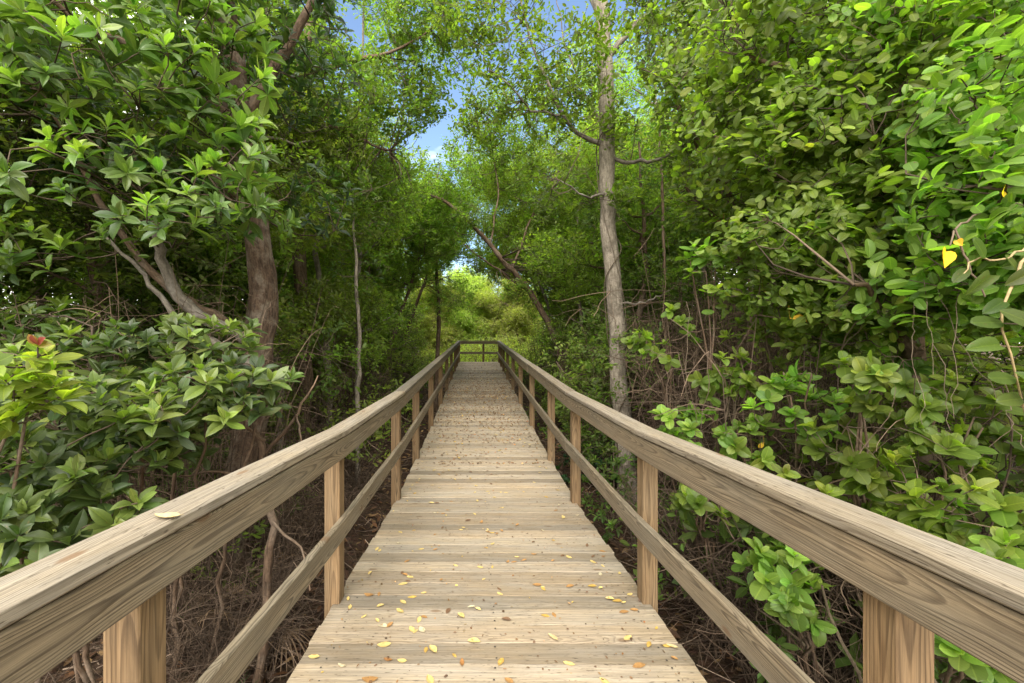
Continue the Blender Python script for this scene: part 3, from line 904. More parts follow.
cr.obj('crown', [M['soft'], M['twig']], sh, smooth=True)

# --- crooked bare pale sapling by the second post on the left
sp = thing('dead_sapling', 'crooked brown dead sapling with bare forked branches between mangrove trunk and railing', 'tree', (0, 0, 0))
x, y = -1.45, 2.75; g = ground_at(x, y)
limb(sp, 'trunk', M['bark'], [np.array([x, y, g - .1, .032]), P4(272, 525, 2.75, .028), P4(264, 470, 2.75, .026), P4(256, 425, 2.75, .022), P4(247, 395, 2.8, .014), P4(240, 370, 2.8, .008)], 18, 8, .010, .07, .3)
for q in ([P4(264, 455, 2.75, .014), P4(285, 430, 2.75, .012), P4(298, 412, 2.75, .010), P4(308, 395, 2.8, .007), P4(318, 375, 2.85, .004)], [P4(265, 440, 2.75, .012), P4(245, 425, 2.7, .009), P4(235, 400, 2.7, .004)],
          [P4(296, 414, 2.75, .007), P4(302, 440, 2.7, .005), P4(308, 462, 2.7, .003)], [P4(268, 500, 2.75, .012), P4(235, 470, 2.65, .009), P4(180, 475, 2.5, .005)], [P4(272, 520, 2.75, .010), P4(300, 545, 2.6, .007), P4(310, 590, 2.5, .004)]):
    limb(sp, 'branch', M['bark'], q, 10, 6, .008)


# ------------------------------------------------------------------ saw palmetto and dry fronds
def fan_frond(bag, base, tip_dir, L, n, col, droop=.3, mat=0, spread=1.5):
    d = unit(np.asarray(tip_dir, float)); s = unit(np.cross(d, [0, 0, 1.0])); u = np.cross(s, d)
    for j in range(n):
        a = (j / (n - 1) - .5) * 2 * spread
        q = unit(d * math.cos(a) + s * math.sin(a) + u * rng.normal(0, .06))
        ln = L * (1 - .25 * abs(a) / spread) * rng.uniform(.85, 1.1)
        t = np.linspace(0, 1, 6)
        c = base + q * (t * ln)[:, None] + np.array([0, 0, -1.0]) * (droop * ln * t ** 2.4)[:, None]
        w = L * .022 * np.array([.5, 1, 1, .8, .5, .08])
        sd = unit(np.cross(q, u)) * w[:, None]
        up = u * (w * .5)[:, None]
        V = np.concatenate([c - sd + up, c, c + sd + up])
        qd = [(k, 6 + k, 7 + k, k + 1) for k in range(5)] + [(6 + k, 12 + k, 13 + k, 7 + k) for k in range(5)]
        bag.add(V, quads=qd, col=np.asarray(col) * math.exp(rng.normal(0, .2)), mat=mat)


def palmetto(name, label, x, y, fronds, col, droop, L, hgt=.5, group=None):
    r = thing(name, label, 'palm', (0, 0, 0), 0, group)
    g = ground_at(x, y)
    fr = Bag()
    for k in range(fronds):
        a = k * 2.4 + rng.uniform(-.3, .3)
        el = rng.uniform(.3, 1.2)
        d = np.array([math.cos(a) * math.cos(el), math.sin(a) * math.cos(el), math.sin(el)])
        b0 = np.array([x, y, g]); b1 = b0 + d * hgt * rng.uniform(.6, 1.1)
        tubes(fr, np.stack([b0, lerp(b0, b1, .5) + [0, 0, .04], b1]), np.array([.008, .006, .005]), 4, 1, np.asarray(col) * .8)
        fan_frond(fr, b1, d + [0, 0, -.1], L * rng.uniform(.8, 1.1), 16, col, droop)
    fr.obj('fronds', [M['soft'] if col[1] > col[0] else M['dry'], M['twig']], r)
    return r


palmetto('saw_palmetto', 'green saw palmetto with stiff fan leaves below the railing, behind the nearest post', -1.42, 1.95, 7, (.045, .085, .03), .1, .33, .42)
palmetto('saw_palmetto', 'dried brown palmetto with drooping withered fan leaves below the nearest railing', -1.42, 1.42, 8, (.14, .10, .06), .9, .33, .36)
palmetto('saw_palmetto', 'withered straw-coloured palmetto clump beside the crooked dead sapling', -1.85, 3.1, 7, (.13, .095, .06), .9, .3, .5)

# ------------------------------------------------------------------ the slim pale tree beyond the right railing
def sprays_on(cr, T, nodes, S, L, asp, k, base, young, tpl=LM, r0=.007, sag=.06, bias=(0, 0, .1), flat=.8, tw=5, light=(0, 0, 1.0)):
    e = twigs_to(cr, T, nodes, 1, r0, .0022, sag, tw, 3)
    A = unit(e + np.asarray(bias) + rng.normal(size=e.shape) * .35)
    sprays(cr, T + A * S * .5, A, S, L, asp, k, base, young, tpl, 0, flat, light)


xb, yb = 2.13, 5.85
st = thing('slim_tree', 'slim tree with pale straight trunk rising behind the railing of oval-leaved bushes', 'tree', (0, 0, 0))
tr = limb(st, 'trunk', M['pale'], [np.array([2.16, yb, ground_at(xb, yb) - .15, .165]), P4(629, 500, yb, .132), P4(621, 400, yb, .118), P4(615, 300, yb, .112), P4(607, 200, yb, .106), P4(606, 130, yb, .108), P4(605, 80, yb, .108),
                                  P4(600, 0, yb, .10), P4(590, -120, yb, .08), P4(585, -260, yb, .05), P4(590, -380, yb, .02)], 44, 14, .010, .035, .35)
bl = []
for q in ([P4(606, 145, yb, .035), P4(585, 140, yb, .03), P4(565, 120, yb - .1, .026), P4(548, 85, yb - .2, .022), P4(533, 50, yb - .3, .018), P4(520, 0, yb - .4, .012), P4(505, -60, yb - .5, .006)],
          [P4(560, 115, yb - .1, .018), P4(530, 110, yb - .3, .015), P4(512, 85, yb - .4, .010), P4(490, 70, yb - .5, .005)],
          [P4(606, 155, yb, .03), P4(630, 162, yb - .2, .026), P4(660, 160, yb - .5, .02), P4(690, 140, yb - .8, .012)],
          [P4(600, 20, yb, .05), P4(585, -20, yb + .2, .035), P4(560, -80, yb + .3, .02)], [P4(604, 60, yb, .05), P4(655, 5, yb + .1, .03), P4(700, -60, yb + .3, .015)],
          [P4(606, 135, yb, .022), P4(585, 95, yb + .2, .016), P4(566, 50, yb + .3, .012), P4(556, -10, yb + .3, .006)],
          [P4(615, 300, yb, .018), P4(640, 305, yb - .2, .012), P4(670, 290, yb - .4, .006)], [P4(608, 190, yb, .02), P4(590, 200, yb - .3, .014), P4(560, 180, yb - .5, .006)]):
    bl.append(limb(st, 'branch', M['grey'], q, 14, 7, .012))
cr = Bag()
for (c, r, n) in [((480, 30, 5.9), (.4, .4, .4), 26), ((480, 120, 6.2), (.4, .5, .3), 24), ((600, 40, 5.3), (.35, .2, .5), 16), ((590, 100, 5.35), (.4, .2, .35), 16), ((460, 10, 5.8), (.5, .5, .4), 26), ((550, 110, 5.8), (.5, .5, .5), 34), ((520, 40, 5.5), (.75, .5, .75), 46), ((500, 90, 5.6), (.5, .5, .4), 22), ((560, 60, 6.0), (.6, .6, .7), 34), ((590, -90, 5.9), (1.2, 1.0, .7), 60), ((660, 20, 5.9), (.6, .6, .5), 30), ((560, 180, 6.2), (.6, .6, .4), 30), ((620, 130, 5.6), (.25, .3, .25), 12), ((625, 195, 5.5), (.3, .2, .08), 8), ((690, 150, 5.2), (.4, .4, .35), 26)]:
    sprays_on(cr, blob(at(*c), r, int(n * 2.4), .45), np.concatenate([q[4:] for q in bl]), .3, .085, .25, 10, (.085, .125, .028), (.21, .28, .055))
cr.obj('crown', [M['soft'], M['twig']], st)
# a thin vine wound round its trunk
vn = Bag()
s = np.linspace(0, 1, 90)
ctr = smooth_path([np.append(at(629, 500, yb), 0), np.append(at(621, 400, yb), 0), np.append(at(615, 300, yb), 0), np.append(at(607, 200, yb), 0), np.append(at(606, 130, yb), 0)], 90)[:, :3]
an = 1.0 + s * 16 + .8 * np.sin(s * 19)
vp = ctr + np.stack([np.cos(an), np.sin(an), 0 * an], 1) * .137
tubes(vn, vp, np.full(90, .007), 5, 0, (.10, .075, .05))
an2 = 3.0 - s * 7
tubes(vn, ctr + np.stack([np.cos(an2), np.sin(an2), 0 * an2], 1) * .133, np.full(90, .005), 5, 0, (.14, .11, .08))
tag(vn.obj('vine', M['twig'], smooth=True), 'thin dark vine wound around the slim pale trunk', 'vine')

# --- leaning tree further down
lt = thing('leaning_tree', 'bare brown trunk leaning towards the boardwalk opening, bent halfway up', 'tree', (0, 0, 0))
YL = 11.0
base = at(592, 420, YL)
tr = limb(lt, 'trunk', M['bark'], [np.array([base[0] + .1, YL, ground_at(base[0], YL) - .1, .17]), P4(566, 370, YL, 0.087), P4(555, 335, YL, 0.084), P4(534, 297, YL, 0.078), P4(520, 278, YL - .1, 0.071), P4(500, 256, YL - .2, 0.062), P4(480, 232, YL - .3, 0.056), P4(462, 214, YL - .4, 0.048), P4(445, 200, YL - .5, 0.039), P4(425, 192, YL - .5, 0.028)], 34, 10, .012, .05, .3)
q1 = limb(lt, 'branch', M['bark'], [P4(532, 294, YL, 0.039), P4(500, 270, YL + .3, 0.028), P4(470, 250, YL + .4, 0.017), P4(450, 225, YL + .5, 0.009)], 12, 6, .02)
q2 = limb(lt, 'branch', M['bark'], [P4(512, 268, YL - .1, 0.034), P4(530, 220, YL + .1, 0.025), P4(550, 170, YL + .2, 0.017), P4(560, 120, YL + .3, 0.009)], 12, 6, .02)
q3 = limb(lt, 'branch', M['bark'], [P4(490, 244, YL - .2, 0.028), P4(500, 190, YL, 0.020), P4(490, 140, YL, 0.010)], 12, 6, .02)
cr = Bag()
nd = np.concatenate([tr[22:], q1[4:], q2[4:], q3[4:]])
for (c, r, n) in [((470, 215, 10.2), (.4, .3, .35), 22), ((520, 290, 10.4), (.4, .3, .3), 18), ((510, 120, 10.6), (1.3, .9, .9), 130), ((560, 260, 10.4), (.8, .5, .8), 70), ((540, 170, 11.2), (1.2, 1.0, 1.2), 150), ((480, 150, 11.2), (1.0, .9, .8), 90), ((545, 240, 11.5), (1.0, 1, .8), 90), ((490, 225, 11.4), (.45, .6, .35), 30), ((430, 185, 10.6), (.6, .6, .6), 40)]:
    sprays_on(cr, blob(at(*c), r, int(n * 2.2), .4), nd, .42, .095, .24, 13, (.095, .135, .028), (.22, .29, .055), r0=.012)
cr.obj('crown', [M['soft'], M['twig']], lt)

# --- two thin stems on the left, middle distance
for (x0, y0, x1, y1, Y, r, mt, lab) in [(358, 420, 357, 285, 6.2, .035, 'pale', 'thin straight pale stem standing alone beyond the railing left of the corridor'),
                                        (436, 380, 438, 300, 13.0, .075, 'bark', 'dark slender trunk close beside the far railing, left of the yellow-green trees'),
                                        (668, 470, 662, 200, 6.6, .03, 'bark', 'thin brown stem just beyond the slim pale tree')]:
    t_ = thing('sapling', lab, 'tree', (0, 0, 0))
    p0 = at(x0, y0, Y)
    tr = limb(t_, 'trunk', M[mt], [np.array([p0[0], Y, ground_at(p0[0], Y) - .1, r * 1.1]), P4(x0, y0, Y, r), P4((x0 + x1) / 2 + 2, (y0 + y1) / 2, Y, r * .9), P4(x1, y1, Y, r * .75), P4(x1 - 4, y1 - 90, Y, r * .35)], 20, 8, .012)
    cr = Bag()
    sprays_on(cr, blob(at(x1, y1 - 50, Y), (.6, .5, .9), 60, .4), tr[11:], .3, .08, .25, 10, (.045, .085, .02), (.13, .21, .04))
    cr.obj('crown', [M['soft'], M['twig']], t_)

# --- the tree that leans its leafy boughs over the left of the corridor
ot = thing('overhanging_tree', 'dark-stemmed leafy tree with boughs hanging over the corridor behind the mangrove tree', 'tree', (0, 0, 0))
tr = limb(ot, 'trunk', M['bark'], [np.array([-2.75, 6.6, ground_at(-2.75, 6.6) - .1, .12]), np.array([-2.7, 6.5, 1.2, .10]), P4(292, 105, 6.4, .09), P4(303, 60, 6.4, .075), P4(312, 10, 6.4, .06), P4(330, -80, 6.5, .04), P4(340, -170, 6.5, .015)], 24, 10, .015, .05, .3)
bl = [limb(ot, 'limb', M['bark'], q, 14, 7, .02) for q in ([P4(300, 80, 6.4, .05), P4(350, 60, 6.2, .035), P4(400, 50, 6.2, .02), P4(440, 20, 6.3, .008)], [P4(294, 110, 6.4, .05), P4(340, 130, 6.3, .035), P4(390, 150, 6.6, .015)],
      [P4(310, 20, 6.4, .045), P4(360, -30, 6.4, .03), P4(420, -60, 6.4, .012)], [P4(292, 120, 6.4, .04), P4(260, 60, 6.0, .03), P4(230, 20, 5.6, .012)])]
cr = Bag()
nd = np.concatenate([q[3:] for q in bl] + [tr[14:]])
for (c, r, n) in [((458, 62, 7.4), (.5, .5, .38), 46), ((446, 10, 6.6), (.45, .5, .4), 60), ((425, 95, 7.0), (.4, .5, .5), 60), ((340, 90, 6.0), (.7, .6, .7), 150), ((400, 90, 6.6), (.6, .6, .8), 150), ((420, 20, 6.4), (.6, .6, .5), 110), ((330, 190, 6.0), (.6, .5, .5), 90), ((385, 190, 7.2), (.6, .6, .7), 120), ((290, 30, 5.4), (.7, .5, .5), 90), ((370, -50, 6.4), (1.3, 1.0, .7), 200), ((240, 40, 6.0), (.8, .6, .8), 110)]:
    sprays_on(cr, blob(at(*c), r, int(n * 1.5), .4), nd, .3, .088, .26, 10, (.085, .125, .030), (.20, .27, .06))
cr.obj('crown', [M['soft'], M['twig']], ot)

# ------------------------------------------------------------------ the oval-leaved bushes on the right
def oval_bush(label, trunk_pts, limbs, blobs, L=.095, bright=1.0, k=9, tpl=LO, mat='soft'):
    r = thing('oval_leaf_tree', label, 'tree', (0, 0, 0))
    tr = limb(r, 'trunk', M['bark'], trunk_pts, 18, 9, .015, .05, .3)
    nd = [tr[9:]]
    for q in limbs:
        nd.append(limb(r, 'limb', M['bark'], q, 14, 7, .02)[4:])
    cr = Bag()
    for (c, rr, n) in blobs:
        T = keep_off(blob(at(*c), rr, int(n * DENS), .45), 1.02, 2.3)
        sprays_on(cr, T, np.concatenate(nd), .26, L, .29, k, tuple(bright * np.array((.112, .178, .034))), tuple(bright * np.array((.28, .39, .07))), tpl, bias=(-.25, -.3, .15), light=(-.45, -.5, .75))
    cr.obj('crown', [M[mat], M['twig']], r, smooth=True)
    return r


def tb(x, y, r): return np.array([x, y, ground_at(x, y) - .1, r])


oval_bush('tall oval-leaved tree arching bright foliage over the railing, nearest on its side',
          [tb(3.1, 2.7, .09), np.array([3.0, 2.8, .6, .08]), np.array([2.9, 2.8, 1.8, .065]), np.array([2.7, 2.7, 3.0, .05]), np.array([2.4, 2.6, 4.0, .025])],
          [[np.array([2.9, 2.8, 1.6, .04]), np.array([2.5, 2.5, 2.1, .03]), np.array([2.1, 2.2, 2.5, .012])], [np.array([2.95, 2.8, 1.2, .035]), np.array([2.4, 2.4, 1.5, .025]), np.array([1.9, 2.1, 1.7, .01])],
           [np.array([2.8, 2.75, 2.5, .04]), np.array([2.2, 2.6, 3.0, .03]), np.array([1.7, 2.6, 3.2, .012])], [np.array([2.85, 2.8, 2.2, .04]), np.array([3.0, 2.2, 2.7, .03]), np.array([2.9, 1.7, 3.0, .012])]],
          [((850, 130, 2.45), (.55, .4, .5), 120), ((760, 120, 2.9), (.5, .4, .5), 90), ((900, 220, 2.3), (.5, .35, .3), 90), ((800, 240, 2.6), (.45, .35, .25), 56), ((930, 60, 2.3), (.5, .4, .4), 80), ((800, 30, 2.7), (.7, .5, .4), 100), ((980, 150, 2.2), (.4, .35, .35), 70),
           ((880, 300, 2.3), (.4, .3, .14), 34), ((790, 290, 2.7), (.4, .3, .2), 40), ((840, 335, 2.6), (.4, .3, .14), 24), ((860, -60, 2.6), (.9, .6, .4), 90)], .074)
oval_bush('oval-leaved tree filling the gap between the slim pale tree and the arching bright foliage',
          [tb(3.0, 4.4, .08), np.array([2.95, 4.4, .8, .07]), np.array([2.9, 4.3, 2.2, .055]), np.array([2.6, 4.2, 3.5, .04]), np.array([2.4, 4.0, 4.6, .02])],
          [[np.array([2.9, 4.35, 2.0, .04]), np.array([2.4, 4.1, 2.6, .03]), np.array([2.0, 4.0, 2.9, .012])], [np.array([2.8, 4.3, 2.6, .04]), np.array([2.2, 4.2, 3.4, .03]), np.array([1.9, 4.0, 3.8, .012])]],
          [((720, 90, 3.9), (.7, .5, .7), 150), ((690, 40, 4.3), (.6, .5, .5), 90), ((740, 190, 3.8), (.6, .45, .4), 90), ((790, 230, 3.6), (.5, .4, .3), 50), ((700, -40, 4.2), (1.0, .7, .5), 110), ((820, 120, 3.8), (.8, .5, .8), 120)], .076, .95)
oval_bush('broad oval-leaved tree with a dark branch in the upper corner by the near railing end',
          [tb(3.4, 1.3, .08), np.array([3.3, 1.4, .8, .07]), np.array([3.1, 1.5, 2.0, .05]), np.array([2.8, 1.6, 3.2, .03]), np.array([2.5, 1.8, 3.8, .015])],
          [[np.array([3.2, 1.45, 1.4, .03]), np.array([2.6, 1.5, 1.8, .02]), np.array([2.1, 1.6, 2.0, .01])]],
          [((1000, 210, 1.75), (.3, .3, .3), 60), ((1010, 110, 1.8), (.35, .3, .3), 50), ((950, 290, 2.0), (.35, .3, .18), 40), ((1060, 200, 1.8), (.4, .4, .6), 80), ((960, 20, 2.2), (.6, .4, .4), 70)], .076, 1.0)

# lower sprigs poking out of the brown tangle
SPR = [(690, 430, 3.0, .22, 9, 'small leafy shrub touching the outside of the handrail beside the slim trunk', 0), (800, 400, 2.4, .26, 11, 'airy leafy shrub between the round yellow leaf and the rounded-leaf sprig', 0), (950, 410, 2.0, .24, 10, 'airy leafy shrub beneath the hanging roots, behind the near handrail', 0), (880, 345, 2.6, .30, 14, 'spreading leafy shrub below the arching bright foliage, above the dark hollow', 0), (665, 335, 3.6, .3, 10, 'thin leafy shrub among the brown twigs right of the slim trunk', 0), (830, 520, 2.25, .24, 12, 'leafy shrub pressing against the outside of the handrail', 0), (905, 540, 2.0, .24, 12, 'mid-green shrub leaning on the handrail toward its near end', 0), (750, 440, 2.6, .22, 8, 'little leafy shrub just behind the handrail below the round yellow leaf', 0), (1010, 470, 2.2, .3, 14, 'dense leafy shrub at the picture edge above the near handrail', 0), (705, 262, 3.0, .16, 6, 'bright leaf sprig beside the slim tree at handrail-top height', 0), (722, 375, 2.9, .22, 9, 'small leafy shrub just above the handrail right of the slim pale trunk', 0),
       (862, 385, 2.0, .16, 7, 'rounded-leaf sprig standing out before the dark hollow', 0), (845, 460, 2.2, .30, 12, 'leafy shrub behind the handrail, under the rounded-leaf sprig', 0), (940, 490, 1.9, .30, 16, 'dark green shrub by the near end of the railing, at cap height', 0),
       (785, 560, 2.1, .22, 9, 'leafy shrub seen below the top rail near the nearest post', 0), (800, 600, 2.0, .14, 5, 'small low sprig under the top rail close to the nearest post', 0), (700, 500, 2.7, .18, 6, 'small leafy plant below the top rail beside the second post', 0),
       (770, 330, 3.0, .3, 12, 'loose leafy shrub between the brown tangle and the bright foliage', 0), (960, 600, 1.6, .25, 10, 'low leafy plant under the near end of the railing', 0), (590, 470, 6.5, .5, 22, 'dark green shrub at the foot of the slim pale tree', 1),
       (900, 420, 2.3, .3, 12, 'sparse leafy shrub inside the dark hollow behind the handrail', 0), (1000, 540, 1.7, .2, 9, 'leafy plant beside the handrail at the picture corner', 0)]
for (px_, py_, Y, rad, n, lab, dk) in SPR:
    r = thing('leafy_shrub', lab, 'shrub', (0, 0, 0))
    c = at(px_, py_, Y)
    c[0] = max(c[0], 1.25)
    gx_, gy_ = c[0] + .25, Y + .25
    g = ground_at(gx_, gy_)
    sts = [limb(r, 'stem', M['bark'], [np.array([gx_ + .1 * k, gy_, g - .05, .012]), np.append(lerp(np.array([gx_, gy_, g]), c, .6) + [.05, .08, .05 * k], .009), np.append(c + rng.normal(0, rad * .3, 3), .004)], 12, 5, .02) for k in range(3)]
    cr = Bag()
    T = keep_off(blob(c, (rad * 1.1, rad * .9, rad * .8), int(n * 1.6), .4), 1.0, 2.0)
    nd = np.concatenate([s[5:] for s in sts])
    e = twigs_to(cr, T, nd, 1, .005, .0025, .05, 5, 3)
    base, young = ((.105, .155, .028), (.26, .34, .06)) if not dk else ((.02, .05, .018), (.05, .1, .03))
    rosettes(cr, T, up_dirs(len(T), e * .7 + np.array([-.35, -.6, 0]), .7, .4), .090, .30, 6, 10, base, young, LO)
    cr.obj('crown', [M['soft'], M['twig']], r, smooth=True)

# --- near hanging branch at the right edge with long leaves and a yellow stem
hb = thing('hanging_branch', 'hanging branch with large elliptic leaves on a pale yellow stem, close to the near handrail', 'branch', (0, 0, 0))
stem = limb(hb, 'stem', M['twig'], [P4(1085, 60, 1.75, 0.0088), P4(1060, 150, 1.6, 0.0066), P4(1040, 240, 1.45, 0.0055), P4(1005, 290, 1.35, 0.0039), P4(1000, 330, 1.32, 0.0033), P4(1015, 370, 1.32, 0.0030), P4(1030, 420, 1.34, 0.0028), P4(1040, 470, 1.36, 0.0017)], 26, 7, .004, col=(.30, .22, .11))
stem2 = limb(hb, 'stem', M['twig'], [P4(1040, 240, 1.45, 0.0044), P4(1000, 262, 1.4, 0.0033), P4(975, 255, 1.38, 0.0025), P4(962, 275, 1.36, 0.0017)], 14, 6, .004, col=(.30, .22, .11))
cr = Bag()
for (bx, by, ex, ey, Y, L) in [(1000, 345, 960, 348, 1.32, .16), (1016, 378, 978, 377, 1.32, .15), (1022, 398, 990, 402, 1.33, .14), (1003, 322, 950, 322, 1.33, .16), (1000, 310, 1050, 330, 1.3, .16), (990, 275, 960, 300, 1.37, .13), (1005, 285, 1050, 262, 1.36, .15),
                               (985, 258, 970, 230, 1.38, .12), (1005, 300, 975, 318, 1.35, .13), (1015, 372, 1050, 395, 1.3, .15), (968, 268, 945, 290, 1.37, .11), (1020, 275, 1000, 245, 1.42, .13), (1030, 255, 1060, 230, 1.45, .13)]:
    p0, p1 = at(bx, by, Y), at(ex, ey, Y - .03)
    D = unit(p1 - p0)
    leaves(cr, p0[None], D[None], np.array([[-.35, -.9, .5]]) + rng.normal(0, .12, (1, 3)), L * .78, .20, LO, leaf_cols(1, (.07, .125, .025), (.16, .24, .05), np.array([rng.uniform(0, .6)])))
cr.obj('leaves', [M['soft'], M['twig']], hb, smooth=True)
hv = thing('heart_leaf_vine', 'twining vine with one bright yellow heart-shaped leaf hanging over the right-hand bushes', 'vine', (0, 0, 0))
limb(hv, 'stem', M['twig'], [P4(1000, 200, 1.7, .005), P4(975, 215, 1.62, .004), P4(955, 228, 1.6, .004), P4(950, 245, 1.58, .003)], 12, 5, .004)
limb(hv, 'stem', M['twig'], [P4(955, 228, 1.6, .004), P4(968, 262, 1.6, .004), P4(985, 296, 1.6, .003)], 12, 5, .003)
cr = Bag()
hs_ = np.array([(0, 0), (.18, .09), (.36, .08), (.47, -.06), (.44, -.26), (.28, -.5), (0, -.9), (-.28, -.5), (-.44, -.26), (-.47, -.06), (-.36, .08), (-.18, .09)])


def heart(c, s, col, yaw, tilt):
    x = hs_[:, 0] * s; z = hs_[:, 1] * s
    dpt = -np.abs(x) * .35 - (z / s) ** 2 * s * .15
    V = np.stack([x, dpt, z], 1)
    V = np.concatenate([V, [[0, 0.01 * s, -.35 * s]]])
    cy_, sy_ = math.cos(yaw), math.sin(yaw); ct, st_ = math.cos(tilt), math.sin(tilt)
    V = V @ np.array([[ct, 0, st_], [0, 1, 0], [-st_, 0, ct]]).T @ np.array([[cy_, -sy_, 0], [sy_, cy_, 0], [0, 0, 1]]).T
    cr.add(V + c, tris=[(12, (i_ + 1) % 12, i_) for i_ in range(12)], col=col)


heart(at(946, 251, 1.57), .078, (.75, .42, .03), .2, .35)
heart(at(957, 240, 1.58), .030, (.60, .30, .03), -.6, -.5)
heart(at(1003, 190, 1.62), .06, (.72, .45, .05), .5, .9)
heart(at(930, 238, 1.63), .075, (.12, .20, .03), .3, .8)
cr.obj('leaves', M['soft'], hv)
# a few yellowed leaves caught in the bushes
for (px_, py_, Y, L, colr, lab) in [(790, 318, 2.5, .10, (.60, .36, .03), 'yellow leaf caught edge-on among the twigs beside the bright bushes'), (822, 323, 2.5, .07, (.45, .12, .03), 'orange-brown dead leaf hanging in the twigs behind the handrail'),
                                    (764, 442, 2.6, .05, (.65, .40, .04), 'small round yellow leaf dangling just above the handrail'), (763, 290, 2.8, .06, (.55, .33, .04), 'small amber leaf hanging beside the loose shrub'),
                                    (724, 222, 3.2, .10, (.40, .12, .03), 'rusty dead leaf hanging below the bright foliage'), (942, 20, 2.2, .07, (.6, .36, .03), 'amber leaf on the dark branch in the upper corner')]:
    b = Bag(); c = at(px_, py_, Y)
    leaves(b, c[None], np.array([[.9, -.2, -.15]]) if L > .08 and py_ > 300 else rand_unit(1), np.array([[0, -.8, .6]]), L, .28, LF, np.array(colr)[None])
    tubes(b, np.stack([c, c + [.01, .02, .03], c + [.015, .03, .08]]), np.array([.0012, .0012, .0015]), 3, 0, np.array(colr) * .5)
    tag(b.obj('dead_leaf', M['fallen']), lab, 'leaf', 'dead leaves caught in the bushes')

# pale hanging roots over the hollow
hr = thing('hanging_roots', 'pale thin roots dangling over the dark hollow below the heart-leaved vine', 'roots', (0, 0, 0))
for (x0, y0, x1, y1, Y) in [(925, 260, 930, 390, 1.75), (960, 300, 955, 400, 1.7), (935, 300, 990, 405, 1.75), (915, 330, 925, 430, 1.9), (1000, 400, 1020, 450, 1.6), (940, 370, 958, 445, 1.8), (690, 330, 700, 430, 3.0)]:
    b = Bag()
    t = np.linspace(0, 1, 14)[:, None]
    p = at(x0, y0 - 30, Y + .1) * (1 - t) + at(x1, y1, Y + .03) * t + np.cumsum(rng.normal(0, .011, (14, 3)), 0)
    p[:, 2] -= .03 * np.sin(t[:, 0] * PI)
    tubes(b, p, np.linspace(.0022, .0011, 14), 4, 0, np.array((.16, .12, .085)) * rng.uniform(.7, 1.2))
    b.obj('strand', M['twig'], hr, smooth=True)


# ------------------------------------------------------------------ kinds for the thicket, copied in loops
def thicket_tree(name, seed, H, W, low, base, young, n, lean=0.0, bark='bark', L=.085, k=12, S=.34, split=True):
    """own crown of leaf sprays on twigs, limbs and a trunk; base at the origin"""
    global rng
    keep = rng; rng = np.random.default_rng(seed)
    r = thing(name, '', 'tree')
    a = rng.uniform(0, 6.28)
    tp = [np.array([0, 0, -.15, .085]), np.array([.04 * math.cos(a), .04 * math.sin(a), H * .25, .065]), np.array([lean * .5 + rng.normal(0, .12), rng.normal(0, .12), H * .55, .05]), np.array([lean + rng.normal(0, .2), rng.normal(0, .2), H * .95, .015])]
    tr = limb(r, 'trunk', M[bark], tp, 20, 8, .02, .05, .4)
    br = Bag(); nd = [tr[6:]]
    for j in range(11):
        h = low + (H * .9 - low) * (j + rng.uniform(0, .8)) / 11
        p0 = tr[int(np.clip(h / H * 19, 1, 18))]
        an = j * 2.4 + rng.uniform(-.4, .4)
        ln = W * rng.uniform(.55, .95) * (1 - .35 * (h / H))
        d = np.array([math.cos(an), math.sin(an), rng.uniform(.15, .7)])
        pts = np.stack([np.append(p0, .026), np.append(p0 + d * ln * .5 + rng.normal(0, .06, 3), .017), np.append(p0 + d * ln + np.array([0, 0, .1 * ln]), .006)])
        pp = limb_path(pts, 9, .02)
        tubes(br, pp[:, :3], pp[:, 3], 6, 0, (.5, .5, .5), .05)
        nd.append(pp[2:, :3])
        if split:
            br.obj('limb', M[bark], r, smooth=True); br = Bag()
    if not split: br.obj('limbs', M[bark], r, smooth=True)
    nd = np.concatenate(nd)
    cr = Bag()
    # clumps round the limb ends, with gaps between them
    ncl = 46
    n = int(n * 3.2)
    ctr = nd[rng.integers(6, len(nd), ncl)] + rng.normal(0, .16 * W, (ncl, 3))
    T = np.concatenate([blob(c, np.array([.34, .34, .26]) * W * rng.uniform(.6, 1.2), n // ncl, .35) for c in ctr])
    T = T[T[:, 2] > low * .6]
    e = twigs_to(cr, T, nd, 1, .008, .002, .06, 4, 3)
    A = unit(e + rng.normal(size=e.shape) * .4 + [0, 0, .1])
    sprays(cr, T + A * S * .5, A, S, L, .26, k, base, young, LM, 0, .8)
    cr.obj('crown', [M['far'], M['twig']], r)
    rng = keep
    return r


